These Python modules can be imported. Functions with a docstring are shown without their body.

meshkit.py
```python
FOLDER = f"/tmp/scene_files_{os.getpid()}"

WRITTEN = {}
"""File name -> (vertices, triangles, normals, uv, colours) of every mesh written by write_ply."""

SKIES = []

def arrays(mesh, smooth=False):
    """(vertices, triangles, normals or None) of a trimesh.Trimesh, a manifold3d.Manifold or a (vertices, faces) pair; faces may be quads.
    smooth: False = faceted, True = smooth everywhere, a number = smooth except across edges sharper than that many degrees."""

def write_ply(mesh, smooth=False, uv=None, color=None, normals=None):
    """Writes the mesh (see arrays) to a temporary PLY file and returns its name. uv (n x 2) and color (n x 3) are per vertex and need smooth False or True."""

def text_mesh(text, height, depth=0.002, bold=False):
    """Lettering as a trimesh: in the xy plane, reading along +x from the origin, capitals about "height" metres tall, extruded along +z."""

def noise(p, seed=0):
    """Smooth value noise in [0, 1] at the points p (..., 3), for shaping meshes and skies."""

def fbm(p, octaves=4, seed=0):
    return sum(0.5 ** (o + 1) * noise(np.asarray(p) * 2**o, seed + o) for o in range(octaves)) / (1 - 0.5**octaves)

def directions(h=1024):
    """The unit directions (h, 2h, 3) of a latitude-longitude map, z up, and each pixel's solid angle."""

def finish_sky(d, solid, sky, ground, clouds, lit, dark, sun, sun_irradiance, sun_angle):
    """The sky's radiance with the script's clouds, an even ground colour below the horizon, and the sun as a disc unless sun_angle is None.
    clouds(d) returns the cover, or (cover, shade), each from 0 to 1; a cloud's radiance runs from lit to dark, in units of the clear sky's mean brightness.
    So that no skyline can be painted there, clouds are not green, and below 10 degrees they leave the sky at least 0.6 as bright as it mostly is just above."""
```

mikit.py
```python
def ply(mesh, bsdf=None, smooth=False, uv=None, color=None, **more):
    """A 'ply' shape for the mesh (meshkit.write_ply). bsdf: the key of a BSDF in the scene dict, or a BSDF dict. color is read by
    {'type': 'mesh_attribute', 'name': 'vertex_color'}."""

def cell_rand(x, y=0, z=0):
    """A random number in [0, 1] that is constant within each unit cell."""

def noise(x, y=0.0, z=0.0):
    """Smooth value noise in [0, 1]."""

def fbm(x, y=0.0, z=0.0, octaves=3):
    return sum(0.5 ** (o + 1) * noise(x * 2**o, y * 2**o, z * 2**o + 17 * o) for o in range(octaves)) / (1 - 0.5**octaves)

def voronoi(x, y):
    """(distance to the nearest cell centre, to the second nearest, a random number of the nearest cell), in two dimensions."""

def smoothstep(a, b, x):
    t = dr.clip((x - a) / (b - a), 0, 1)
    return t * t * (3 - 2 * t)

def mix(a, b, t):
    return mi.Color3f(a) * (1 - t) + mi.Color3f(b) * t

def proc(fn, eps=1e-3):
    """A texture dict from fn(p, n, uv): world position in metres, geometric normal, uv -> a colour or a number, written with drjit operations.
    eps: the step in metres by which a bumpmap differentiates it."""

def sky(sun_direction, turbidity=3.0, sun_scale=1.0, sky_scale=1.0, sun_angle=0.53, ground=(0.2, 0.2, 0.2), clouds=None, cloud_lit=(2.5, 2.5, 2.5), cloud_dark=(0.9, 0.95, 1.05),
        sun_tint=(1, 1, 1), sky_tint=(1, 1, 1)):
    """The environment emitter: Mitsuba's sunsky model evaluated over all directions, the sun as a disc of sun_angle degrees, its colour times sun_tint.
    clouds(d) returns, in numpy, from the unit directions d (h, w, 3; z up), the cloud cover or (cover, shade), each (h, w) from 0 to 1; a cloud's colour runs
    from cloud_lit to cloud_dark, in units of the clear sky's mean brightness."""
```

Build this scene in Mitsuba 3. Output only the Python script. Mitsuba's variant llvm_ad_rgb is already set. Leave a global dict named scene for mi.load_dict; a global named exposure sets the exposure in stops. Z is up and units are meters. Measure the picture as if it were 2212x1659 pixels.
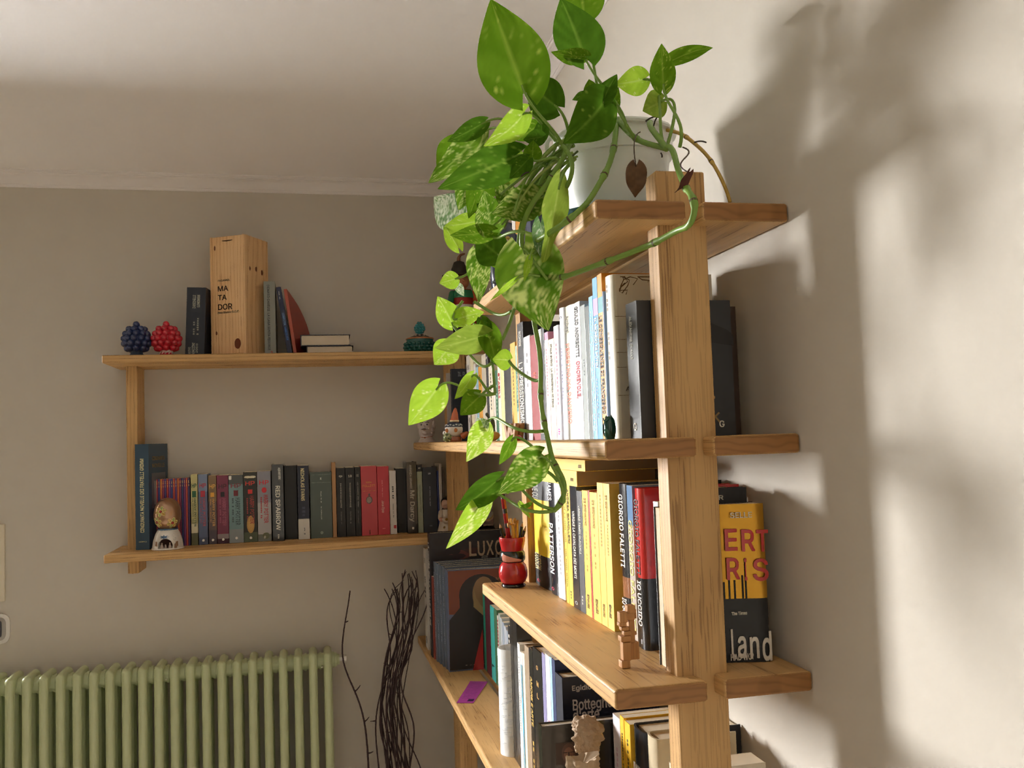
import math, random
import numpy as np, trimesh, mitsuba as mi, drjit as dr
import manifold3d as m3
from shapely.geometry import Polygon
from shapely import affinity
import mikit, meshkit
from mikit import noise as N3, fbm as F3, mix, smoothstep
T = mi.ScalarTransform4f
scene, labels = {}, {}
rng = random.Random(7)

# ------------------------------------------------------------------ camera, light, exposure
W, H, F = 2212, 1659, 1982.17
EYE = np.array([-0.6016, -3.2189, 1.6])
YAW, PITCH, ROLL = 0.2172, 0.0578, -0.0343
FWD = np.array([math.sin(YAW)*math.cos(PITCH), math.cos(YAW)*math.cos(PITCH), math.sin(PITCH)])
_r = np.cross(FWD, [0, 0, 1.0]); _r /= np.linalg.norm(_r); _u = np.cross(_r, FWD)
RIGHT = _r*math.cos(ROLL)+_u*math.sin(ROLL); UP = -_r*math.sin(ROLL)+_u*math.cos(ROLL)
scene['camera'] = {'type': 'perspective', 'fov': 2*math.degrees(math.atan(W/2/F)), 'fov_axis': 'x', 'near_clip': .05, 'far_clip': 60.0,
                   'to_world': T().look_at(origin=EYE.tolist(), target=(EYE+FWD).tolist(), up=UP.tolist())}
WIN = (-2.44, -1.80, 0.88, 2.10)          # open window in the back wall, left of the frame: x0, x1, z0, z1
DAY_PANEL = (-4.9, -2.2, 1.50, 2.70, 1.0)       # unseen glowing panel outside the window, stands for the daylight: x0, x1, z0, z1, y
DAY = [156.0, 154.0, 152.0]                  # its radiance
exposure = 0.80

def ray(px, py): return FWD+RIGHT*(px-W/2)/F-UP*(py-H/2)/F
def on(px, py, ax, v):                    # where the ray of a pixel meets a plane x=v, y=v or z=v
    d = ray(px, py); i = 'xyz'.index(ax)
    return EYE+d*((v-EYE[i])/d[i])
def at(px, py, D): return EYE+ray(px, py)*D   # the point at depth D
def proj(X):
    d = np.asarray(X, float)-EYE; z = d@FWD
    return np.array([W/2+F*(d@RIGHT)/z, H/2-F*(d@UP)/z])
def zrow(x, y, row):                      # the height at which the upright through (x, y) crosses a pixel row
    lo, hi = 0.0, 3.0
    for _ in range(40):
        m = (lo+hi)/2
        if proj((x, y, m))[1] > row: lo = m
        else: hi = m
    return lo

# ------------------------------------------------------------------ materials
def lin(c):
    if isinstance(c, str):
        c = c.lstrip('#'); c = [int(c[i:i+2], 16)/255 for i in (0, 2, 4)]
    return np.array([x/12.92 if x <= .04045 else ((x+.055)/1.055)**2.4 for x in c])
VC = {'type': 'mesh_attribute', 'name': 'vertex_color'}
def princ(col, rough, spec=.5, **k):
    return {'type': 'twosided', 'b': {'type': 'principled', 'base_color': col, 'roughness': rough, 'specular': spec, **k}}
def rgb(c): return {'type': 'rgb', 'value': [float(x) for x in lin(c)]}
scene['matte'] = princ(VC, .85, .25)
scene['satin'] = princ(VC, .45, .45)
scene['gloss'] = princ(VC, .16, .5, clearcoat=.6, clearcoat_gloss=.95)
scene['foil'] = princ(VC, .28, .5, metallic=.85)
scene['leaf'] = {'type': 'principledthin', 'base_color': VC, 'roughness': .32, 'diff_trans': .85, 'spec_trans': 0.0, 'eta': 1.45}
scene['egg_glass'] = princ(VC, .08, .8, metallic=.55, clearcoat=1.0, clearcoat_gloss=.98)
scene['clear'] = {'type': 'thindielectric', 'int_ior': 1.4}

def wall_tex(a, b):
    ca, cb = lin(a).tolist(), lin(b).tolist()
    def fn(p, n, uv): return mix(ca, cb, F3(p.x*1.7, p.y*1.7, p.z*1.7+3, 4))
    return mikit.proc(fn)
def plaster_bump(p, n, uv): return F3(p.x*160, p.y*160, p.z*160, 2)*.0006+N3(p.x*9, p.y*9, p.z*9)*.0006
scene['wall_paint'] = {'type': 'twosided', 'b': {'type': 'bumpmap', 'arbitrary': mikit.proc(plaster_bump, 2e-3), 'scale': 1.0,
                       'b': {'type': 'principled', 'base_color': wall_tex('#c1bbb0', '#c6c0b5'), 'roughness': .8, 'specular': .25}}}
scene['ceiling_paint'] = {'type': 'twosided', 'b': {'type': 'bumpmap', 'arbitrary': mikit.proc(plaster_bump, 2e-3), 'scale': 1.0,
                          'b': {'type': 'principled', 'base_color': wall_tex('#e3e0df', '#e6e4e2'), 'roughness': .85, 'specular': .2}}}

def oak(axis, light, mid, dark, end):
    L, M_, D, E_ = (lin(c).tolist() for c in (light, mid, dark, end))
    def fn(p, n, uv):
        g, a, b = {'x': (p.x, p.y, p.z), 'y': (p.y, p.x, p.z), 'z': (p.z, p.x, p.y)}[axis]
        # growth rings of a log that lies along the grain: distance from a wandering heart
        wob = F3(g*1.3, a*7, b*7, 3)*.05
        ca, cb = a+.05+.10*N3(g*.45, 2.0)+wob, b*1.0+.13+.08*N3(g*.5, 9.0)+wob*.6
        r = dr.sqrt(ca*ca+cb*cb)
        ring = r*95+F3(g*3, a*30, b*30, 2)*1.2
        band = ring-dr.floor(ring)
        early = smoothstep(.0, .35, band)*(1-smoothstep(.75, 1.0, band))
        pores = smoothstep(.60, .74, N3(g*22, a*720, b*720))*(.35+.65*(1-early))
        tone = F3(g*1.1+7, a*16, b*16, 3)
        c = mix(L, M_, dr.clip(.25+.9*tone-.25*early, 0, 1))
        c = mix(c, D, dr.clip(pores*.55+.20*(1-early)*F3(g*5, a*60, b*60, 2), 0, 1))
        na = dr.abs({'x': n.x, 'y': n.y, 'z': n.z}[axis])
        e = mix(E_, D, .45*(1-early)+.35*smoothstep(.55, .8, N3(a*60, b*60, g*4)))
        return mix(c, e, smoothstep(.6, .85, na))
    return fn
def wood(key, axis, cols, rough=.5):
    scene[key] = {'type': 'twosided', 'b': {'type': 'principled', 'base_color': mikit.proc(oak(axis, *cols)), 'roughness': rough, 'specular': .35}}
OAK = ('#cda873', '#ab8350', '#6e4a26', '#8d6238')
wood('oak_x', 'x', OAK); wood('oak_y', 'y', OAK); wood('oak_z', 'z', OAK)
wood('pine_z', 'z', ('#e6c295', '#d3a671', '#a97443', '#b98a58'), .6)
wood('carved_wood', 'z', ('#b98a57', '#9a6b3d', '#6a4424', '#8d5f36'), .5)
wood('floor_wood', 'x', ('#a39a8e', '#948a7c', '#766c60', '#7c7264'), .35)

# ------------------------------------------------------------------ building helpers
def newkey(k):
    if k not in used: used.add(k); return k
    i = 1
    while f'{k}_{i:03d}' in used: i += 1
    used.add(f'{k}_{i:03d}'); return f'{k}_{i:03d}'
used = set()
def thing(name, label, cat, group=None):
    k = newkey(name); labels[k] = {'label': ' '.join(label.split()), 'category': cat}
    if group: labels[k]['group'] = group
    return k
def struct(name, mesh, mat, col=None, smooth=False):
    k = newkey(name); labels[k] = {'kind': 'structure', 'label': name.replace('_', ' ')}
    put(k, mesh, mat, col, smooth); return k
def put(k, mesh, mat, col=None, smooth=False):
    v, f, n = meshkit.arrays(mesh, smooth)
    kw = {}
    if col is not None:
        c = lin(col) if isinstance(col, (str, tuple)) else np.asarray(col)
        kw['color'] = np.broadcast_to(c, (len(v), 3)) if c.ndim == 1 else c
    scene[k] = mikit.ply((v, f), mat, smooth=bool(smooth) if smooth is not False else False, **kw)
def add(parent, name, mesh, mat, col=None, smooth=False, label=None, kind=None):
    k = newkey(f'{parent}__{name}')
    put(k, mesh, mat, col, smooth)
    if label or kind:
        labels[k] = {}
        if label: labels[k]['label'] = label
        if kind: labels[k]['kind'] = kind
    return k
def single(name, mesh, mat, col, label, cat, group=None, smooth=False):
    k = thing(name, label, cat, group); put(k, mesh, mat, col, smooth); return k
def cat(ms): return trimesh.util.concatenate(ms)
def box(x0, x1, y0, y1, z0, z1):
    m = trimesh.creation.box((x1-x0, y1-y0, z1-z0)); m.apply_translation(((x0+x1)/2, (y0+y1)/2, (z0+z1)/2)); return m
_ico = {s: trimesh.creation.icosphere(subdivisions=s, radius=1.0) for s in (1, 2, 3, 4)}
def rbox(x0, x1, y0, y1, z0, z1, r, s=1):      # box with rounded edges
    p = np.vstack([_ico[s].vertices*r+np.array([a, b, c]) for a in (x0+r, x1-r) for b in (y0+r, y1-r) for c in (z0+r, z1-r)])
    return trimesh.convex.convex_hull(p)
def ell(c, r, s=2, rot=None):
    m = _ico[s].copy(); m.apply_scale(r)
    if rot is not None: m.apply_transform(trimesh.transformations.euler_matrix(*rot))
    m.apply_translation(c); return m
def lathe(prof, n=40, c=(0, 0, 0)):            # profile of (radius, height)
    p = np.array(prof, float); p[p[:, 0] < .00011, 0] = 0
    m = trimesh.creation.revolve(p, sections=n); m.apply_translation(c); return m
def extr(pts, h): return trimesh.creation.extrude_polygon(Polygon(pts), h, engine='earcut')
def tube(P, R, sides=8, caps=True):
    P = np.asarray(P, float); n = len(P); R = np.broadcast_to(R, (n,)).astype(float)
    t = np.gradient(P, axis=0); t /= np.linalg.norm(t, axis=1, keepdims=True)+1e-12
    a = np.cross(t[0], [0, 0, 1.0] if abs(t[0][2]) < .9 else [1.0, 0, 0]); a /= np.linalg.norm(a)
    ang = np.arange(sides)*2*math.pi/sides; V = []
    for i in range(n):
        a = a-t[i]*(a@t[i]); a /= np.linalg.norm(a)+1e-12; b = np.cross(t[i], a)
        V.append(P[i]+R[i]*(np.cos(ang)[:, None]*a+np.sin(ang)[:, None]*b))
    V = np.vstack(V); Fc = []
    for i in range(n-1):
        for j in range(sides):
            k = (j+1) % sides
            Fc += [(i*sides+j, i*sides+k, (i+1)*sides+k), (i*sides+j, (i+1)*sides+k, (i+1)*sides+j)]
    if caps:
        V = np.vstack([V, P[:1], P[-1:]]); m = n*sides
        for j in range(sides):
            k = (j+1) % sides; Fc += [(m, k, j), (m+1, (n-1)*sides+j, (n-1)*sides+k)]
    return trimesh.Trimesh(V, Fc, process=False)
def spline(P, n=40):
    from scipy.interpolate import make_interp_spline
    P = np.asarray(P, float)
    if len(P) < 3: return P[0]+(P[-1]-P[0])*np.linspace(0, 1, n)[:, None]
    u = np.r_[0, np.cumsum(np.linalg.norm(np.diff(P, axis=0), axis=1))]
    return make_interp_spline(u, P, k=min(3, len(P)-1))(np.linspace(0, u[-1], n))
def xf(m, M): m = m.copy(); m.apply_transform(M); return m
def rotz(deg, at_=(0, 0, 0)): return trimesh.transformations.rotation_matrix(math.radians(deg), [0, 0, 1], at_)
def roty(deg, at_=(0, 0, 0)): return trimesh.transformations.rotation_matrix(math.radians(deg), [0, 1, 0], at_)
def rotx(deg, at_=(0, 0, 0)): return trimesh.transformations.rotation_matrix(math.radians(deg), [1, 0, 0], at_)
def mov(x, y, z): return trimesh.transformations.translation_matrix((x, y, z))
def minus(a, *bs):
    def M(t):
        t = trimesh.Trimesh(t.vertices, t.faces); t.merge_vertices(); return m3.Manifold(m3.Mesh(np.asarray(t.vertices, np.float32), np.asarray(t.faces, np.uint32)))
    r = M(a)
    for b in bs: r = r-M(b)
    m = r.to_mesh(); return trimesh.Trimesh(m.vert_properties[:, :3], m.tri_verts, process=False)
_txt = {}
def text(s, length, height, depth=.0006, bold=True):   # in the xy plane, centred, reading along +x, exact length and cap height
    if (s, bold) not in _txt: _txt[(s, bold)] = meshkit.text_mesh(s, 1.0, .5, bold)
    m = _txt[(s, bold)].copy(); b = m.bounds; m.apply_translation((-(b[0][0]+b[1][0])/2, -.5, 0))
    m.apply_scale((length/(b[1][0]-b[0][0]), height, depth/.5)); return m
def frame(X, Y, O):                            # matrix that takes the xy plane to the directions X, Y at O
    X, Y = np.array(X, float), np.array(Y, float); M = np.eye(4); M[:3, 0], M[:3, 1], M[:3, 2], M[:3, 3] = X, Y, np.cross(X, Y), O; return M

# ------------------------------------------------------------------ the room
XL, YF, ZC = -3.7, -5.0, 2.518
x0, x1, z0, z1 = WIN
ZB = 2.468                                      # foot of the cornice
struct('wall_back', cat([box(XL, x0, 0, .2, 0, ZC), box(x1, .2, 0, .2, 0, ZC), box(x0, x1, 0, .2, 0, z0), box(x0, x1, 0, .2, z1, ZC)]), 'wall_paint')
struct('wall_right', box(0, .2, YF, 0, 0, ZC), 'wall_paint')
struct('wall_left', box(XL-.2, XL, YF, .2, 0, ZC), 'matte', '#d9d3c6')  # left and front walls out of view; distance and pale tone set the bounced light
struct('wall_front', box(XL-.2, .2, YF-.2, YF, 0, ZC), 'matte', '#d9d3c6')
struct('ceiling', box(XL-.2, .2, YF-.2, .2, ZC, ZC+.15), 'ceiling_paint')
struct('floor', box(XL-.2, .2, YF-.2, .2, -.1, 0), 'floor_wood')
prof = [(0, 0), (-.003, 0), (-.0055, .003), (-.0065, .008), (-.009, .0085)]
for i in range(9):
    t = i/8*math.pi/2; prof.append((-.009-.022*(1-math.cos(t)), .0085+.030*math.sin(t)))
prof += [(-.031, .041), (-.036, .0415), (-.037, .046), (-.041, .046), (-.041, .0505), (0, .0505)]
pr = extr(prof, 1.0)
def trim(X, L, O):                             # profile (out of the wall, up) swept along X
    m = pr.copy(); v = m.vertices.copy(); out = {'x': np.array([0, 1, 0]), 'y': np.array([1, 0, 0])}[X]; ax = {'x': np.array([1, 0, 0]), 'y': np.array([0, 1, 0])}[X]
    m.vertices = O+v[:, :1]*out+v[:, 1:2]*np.array([0, 0, 1.0])+v[:, 2:3]*L*ax
    m.fix_normals(); return m
struct('trim_1', trim('x', -XL, np.array([XL, 0, ZB-.0005])), 'matte', '#e3dfdd', 35)
struct('trim_2', trim('y', -YF, np.array([0, YF, ZB-.0005])), 'matte', '#e3dfdd', 35)
# the open window and an unseen glowing panel outside, which stands for the daylight
struct('window_1', cat([box(x0, x0+.03, .03, .10, z0, z1), box(x1-.03, x1, .03, .10, z0, z1), box(x0+.03, x1-.03, .03, .10, z0, z0+.04), box(x0+.03, x1-.03, .03, .10, z1-.04, z1)]), 'satin', '#e8e4dc')
g = trimesh.Trimesh([(DAY_PANEL[0], DAY_PANEL[4], DAY_PANEL[2]), (DAY_PANEL[1], DAY_PANEL[4], DAY_PANEL[2]), (DAY_PANEL[1], DAY_PANEL[4], DAY_PANEL[3]), (DAY_PANEL[0], DAY_PANEL[4], DAY_PANEL[3])], [(0, 1, 2), (0, 2, 3)], process=False)
k = single('awning', g, 'matte', '#ffffff', 'sunlit white awning hanging outside the open window left of the frame', 'awning')
scene[k]['emitter'] = {'type': 'area', 'radiance': {'type': 'rgb', 'value': DAY}}

# ------------------------------------------------------------------ shelves
Z = {'A': 1.8885, 'B': 1.2908, 1: 1.8862, 2: 1.5926, 3: 1.2978, 4: 0.930}   # tops
TH = .0245
bc = thing('corner_bookcase', 'oak bookcase along the bright right wall, double planks on three square posts', 'bookcase')
YN = -2.167
posts = [(-.1666, -.0992, -2.136, -2.098, 0, zrow(-.13, -2.136, 369)), (-.1666, -.105, -1.345, -1.303, 0, 1.884), (-.1666, -.112, -.311, -.19, 0, 1.915)]
def cuts(e=.0004): return [box(a-e, b+e, c-e, d+e, -1, 3) for a, b, c, d, _, _ in posts]
for s, yf in ((1, -1.3054), (2, -.0564), (3, -1.3054), (4, -.02)):
    for xa, xb in ((-.2583, -.1395), (-.1185, -.0008)):
        m = rbox(xa, xb, YN, yf, Z[s]-TH, Z[s], .0045)
        add(bc, 'shelf_plank', minus(m, *cuts()), 'oak_y', smooth=30)
for a, b, c, d, za, zb in posts:
    add(bc, 'post', rbox(a, b, c, d, za, zb, .003), 'oak_z', smooth=30)
ws = thing('wall_shelf', 'two oak shelves on the back wall above the green radiator with one post', 'shelf')
lp = (-1.1695, -1.1356, -.1286, -.0008)
for s in 'AB':
    for ya, yb in ((-.2684, -.1400), (-.1180, -.0008)):
        m = rbox(-1.2118, -.2600 if s == 'A' else -.285, ya, yb, Z[s]-TH, Z[s], .004)
        if s == 'A': m = rbox(-1.2118, -.004, ya, yb, Z[s]-TH, Z[s], .004)
        else: m = rbox(-1.2118, -.004, ya, yb, Z[s]-TH, Z[s], .004)
        e = .0004
        add(ws, 'shelf_plank', minus(m, box(lp[0]-e, lp[1]+e, lp[2]-e, 0, -1, 3), *cuts()), 'oak_x', smooth=30)
pm = rbox(lp[0], lp[1], lp[2], lp[3], 1.214, 1.902, .003)
add(ws, 'post', pm, 'oak_z', smooth=30)

# ------------------------------------------------------------------ books
PAGE = '#d8ccb4'
def profile(w, d, t, r, kind):
    ti = t*1.3
    if kind == 'round':
        a = min(.008, w*.28); o = [(w/2-w/2*math.cos(q), a-a*math.sin(q)) for q in np.linspace(0, math.pi, 15)]
        i = [(w/2+(w/2-t)*math.cos(q), a+ti-a*math.sin(q)) for q in np.linspace(0, math.pi, 15)]
    else:
        o = [(0, r), (r*.3, r*.3), (r, 0), (w-r, 0), (w-r*.3, r*.3), (w, r)]; i = [(w-t, ti), (t, ti)]; a = 0
    return [(0, d)]+o+[(w, d), (w-t, d)]+i+[(t, d)], a
def book(label, w, h, d, M, col, kind='paper', seg=None, titles=(), cover_art=None, fin='satin', page=PAGE, group=None, name='book'):
    """w thick, h tall, d deep; spine in the local plane y=0 looking to -y. seg: [(from, to, colour)] up the spine, else one colour."""
    k = thing(name, label, 'book', group)
    hard = kind != 'paper'
    t = .0022 if hard else .0008
    t = min(t, w*.3)
    r = min(.0012, w*.2)
    P, a = profile(w, d, t, r, kind)
    for (fa, fb, c) in (seg or [(0, 1, col)]):
        m = extr(P, h*(fb-fa)); m.apply_translation((0, 0, h*fa)); add(k, 'cover', xf(m, M), fin, c, 40 if kind == 'round' else 30)
    ins = .003 if hard else .0004
    add(k, 'pages', xf(box(t*1.05, w-t*1.05, a+t*1.5+.0002, d-(.003 if hard else .0006), ins, h-ins), M), 'matte', page)
    for tt in titles:
        s, za, zb, ch, off, c = tt[:6]; dr_ = tt[6] if len(tt) > 6 else 'd'
        L = h*(zb-za) if dr_ != 'h' else w*(zb-za)
        hh = ch*w if dr_ != 'h' else ch
        if s == '-':                              # small print: a row of short strokes
            n = max(3, int(L/max(hh*1.1, .0009))); ms = []; R = random.Random(n)
            for q in range(n):
                if R.random() < .16: continue
                m = trimesh.creation.box((L/n*.62, hh*(.75+.25*R.random()), .0006)); m.apply_translation(((q+.5)*L/n-L/2, 0, 0)); ms.append(m)
            m = cat(ms)
        else: m = text(s, L, hh)
        ya = -.0003
        if kind == 'round': ya = -.0002+a*(1-math.sqrt(max(0, 1-(abs(2*(off-.5))+ch*.5)**2)))*.6 if dr_ != 'h' else .0006
        X, Y = {'d': ((0, 0, -1), (1, 0, 0)), 'u': ((0, 0, 1), (-1, 0, 0)), 'h': ((1, 0, 0), (0, 0, 1))}[dr_]
        O = (off*w, ya, h*(za+zb)/2) if dr_ != 'h' else (w*(za+zb)/2, ya, h*off)
        add(k, 'lettering', xf(xf(m, frame(X, Y, O)), M), 'satin', c)
    if cover_art: cover_art(k, w, h, d, M)
    return k
def Mback(x, y, z, rot=0, lean=0):              # spine looks into the room from the back wall; lean to the right
    return mov(x, y, z)@rotz(rot)@roty(lean)
def Mright(x, y, z, rot=0, lean=0):             # spine looks left from the right wall, thickness runs towards the camera
    return mov(x, y, z)@rotz(-90+rot)@roty(lean)
def foot_x(px, Y0, z, row=1000):                # x at which the foot at depth plane y=Y0 and height z shows in pixel column px
    for _ in range(6):
        q = on(px, row, 'y', Y0); row = proj((q[0], Y0, z))[1]
    return q[0]
def foot_y(px, X0, z, row=1000):
    for _ in range(6):
        q = on(px, row, 'x', X0); row = proj((X0, q[1], z))[1]
    return q[1]
def bbook(s, Y0, pl, pr_, pt, col, label, d=.105, **k):
    a, b = foot_x(pl, Y0, Z[s]), foot_x(pr_, Y0, Z[s]); rot, lean = k.pop('rot', 0), k.pop('lean', 0)
    h = zrow((a+b)/2, Y0, pt)-Z[s]; g = .0004
    return book(label, b-a-g, h, min(d, -Y0-.002) if not rot else d, Mback(a, Y0, Z[s]+.0002, rot, lean), col, **k)
def rbook(s, X0, pl, pr_, pt, col, label, d=.125, **k):
    a, b = foot_y(pl, X0, Z[s]), foot_y(pr_, X0, Z[s]); lean = k.pop('lean', 0); rec = k.pop('rec', 0)
    h = zrow(X0, (a+b)/2, pt)-Z[s]; g = .0004
    return book(label, a-b-g, h, min(d, -X0-rec-.002), Mright(X0+rec, a, Z[s]+.0002, 0, lean), col, **k)

# --- lower shelf on the back wall (B), left to right
WH, BK, GD = '#e8e4dc', '#15141a', '#d8b878'
def grimm_art(k, w, h, d, M):
    R_ = M@frame((0, 1, 0), (0, 0, 1), (w+.0003, 0, 0))
    for s, zz, c in (('CINQUANTA', .86, '#6d5a3a'), ('NOVELLE', .79, '#6d5a3a')):
        add(k, 'cover_lettering', xf(xf(text(s, .105, .012), mov(d*.5, h*zz, 0)), R_), 'satin', c)
    add(k, 'cover_picture', xf(xf(box(-.058, .058, -.055, .055, 0, .0005), mov(d*.5, h*.55, 0)), R_), 'satin', '#5b5c62')
    add(k, 'cover_picture', xf(xf(box(-.03, .03, -.045, .03, .0005, .0009), mov(d*.45, h*.55, 0)), R_), 'satin', '#8b8a88')
book('tall blue hardback with cream spine lettering, at the left end of the lower wall shelf', .043, zrow(-1.115, -.165, 959.5)-Z['B'], .160, Mback(-1.139, -.166, Z['B']+.0002, -12), '#2c4456', kind='hard',
     titles=[('CINQUANTA NOVELLE DEI FRATELLI GRIMM', .16, .86, .26, .5, '#d9cfa4', 'u'), ('HOEPLI', .25, .8, .0035, .075, '#cfc8a6', 'h')], cover_art=grimm_art)
Yb = -.118
cols = ['#a8313c', '#3b3f86', '#c46a35', '#8c2f55', '#4b3c7a', '#b03a3a', '#6d3f7f', '#38407c', '#b5443a', '#5c356f', '#c0603a', '#7b2f4a', '#2f3566', '#6b2f6a', '#a8413a', '#3a2f5c']
ord_ = ['first', 'second', 'third', 'fourth', 'fifth', 'sixth', 'seventh', 'eighth', 'ninth', 'tenth', 'eleventh', 'twelfth', 'thirteenth', 'fourteenth', 'fifteenth', 'sixteenth', 'seventeenth', 'eighteenth', 'nineteenth', 'twentieth']
for i in range(16):
    pl = 338+4.62*i
    bbook('B', Yb, pl, pl+4.6, 1036-i*.25, cols[i], f'thin bright magazine spine behind the glass egg lamp, {ord_[i]} from the tall blue hardback', d=.10, group='thin magazines behind the egg lamp', titles=[('-', .86, .97, .5, .5, '#d9b060', 'd')])
HP = 'children\'s fantasy series on the wall shelf'
def hp(pl, pr_, pt, c, label, tc, hc, seg=None, n=None, extra=()):
    tl = [('HP', .15, .85, .013, .84, hc, 'h'), ('HARRY POTTER', .26, .66, .30, .62, tc, 'd'), ('-', .30, .66, .12, .28, tc, 'd')]+list(extra)
    k = bbook('B', Yb, pl, pr_, pt, c, label, group=HP, seg=seg, titles=tl)
    return k
def disc(fx, fz, rx, rz, c): return (fx, fz, rx, rz, c)
def patch(k, M, w, h, items):                     # flat printed shapes on a spine: (kind, fx, fz, half width, half height, colour)
    for (kd, fx, fz, a, b, c) in items:
        if kd == 'o': P_ = [(a*math.cos(q), b*math.sin(q)) for q in np.linspace(0, 2*math.pi, 25)[:-1]]
        elif kd == 'r': P_ = [(-a, -b), (a, -b), (a, b), (-a, b)]
        else: P_ = [(x*a, y*b) for x, y in kd]
        m = extr(P_, .0004); add(k, 'printed_shape', xf(xf(m, frame((1, 0, 0), (0, 0, 1), (fx*w, -.0001, fz*h))), M), 'satin', c)
def spine_of(s, pl, pr_, pt, Y0):
    a, b = foot_x(pl, Y0, Z[s]), foot_x(pr_, Y0, Z[s]); return Mback(a, Y0, Z[s]+.0002), b-a-.0004, zrow((a+b)/2, Y0, pt)-Z[s]
hpd = [(413.6, 428.6, 1025, '#b9b27c', 'cream and green spine of the first book of the fantasy set', '#2f4a35', '#27543a', [(0, .17, '#5a5a3c'), (.17, .30, '#d9d2b0'), (.30, 1, '#b9b27c')]),
       (429.5, 450, 1024.5, '#5f6f8e', 'slate blue spine with red monogram, second of the fantasy set', '#b04a5a', '#c03a4e', [(0, .10, '#434c66'), (.10, .75, '#56627f'), (.75, 1, '#72819c')]),
       (451.5, 469.5, 1027.6, '#6b5442', 'brown spine with gold monogram, third of the fantasy set', '#d0a060', '#d9a850', [(0, .2, '#4a4048'), (.2, .62, '#5b4a46'), (.62, 1, '#7a6246')]),
       (470, 495.3, 1027, '#6d2b42', 'maroon spine numbered 4, fourth of the fantasy set', '#a05a70', '#3a1a28', [(0, .07, '#3d1a2a'), (.07, .14, '#8b7f80'), (.14, 1, '#712c45')]),
       (495.5, 527.3, 1026, '#6d8a8c', 'wide grey teal spine, fifth of the fantasy set', '#33474c', '#7a2a3a', [(0, .2, '#82898a'), (.2, .86, '#6d8a8c'), (.86, 1, '#4a4f4f')]),
       (527.5, 557.2, 1020, '#23241f', 'black and dark green spine with an amber oval, sixth of the fantasy set', '#a03a38', '#c23a34', [(0, .14, '#4a5440'), (.14, .86, '#1f1f1c'), (.86, 1, '#2a2a24')]),
       (557.6, 587.6, 1018, '#8d8c92', 'light grey spine with red title, seventh of the fantasy set', '#b0303c', '#c22f3c', [(0, .10, '#6d7068'), (.10, .55, '#aaa8a8'), (.55, 1, '#85858e')])]
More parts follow.
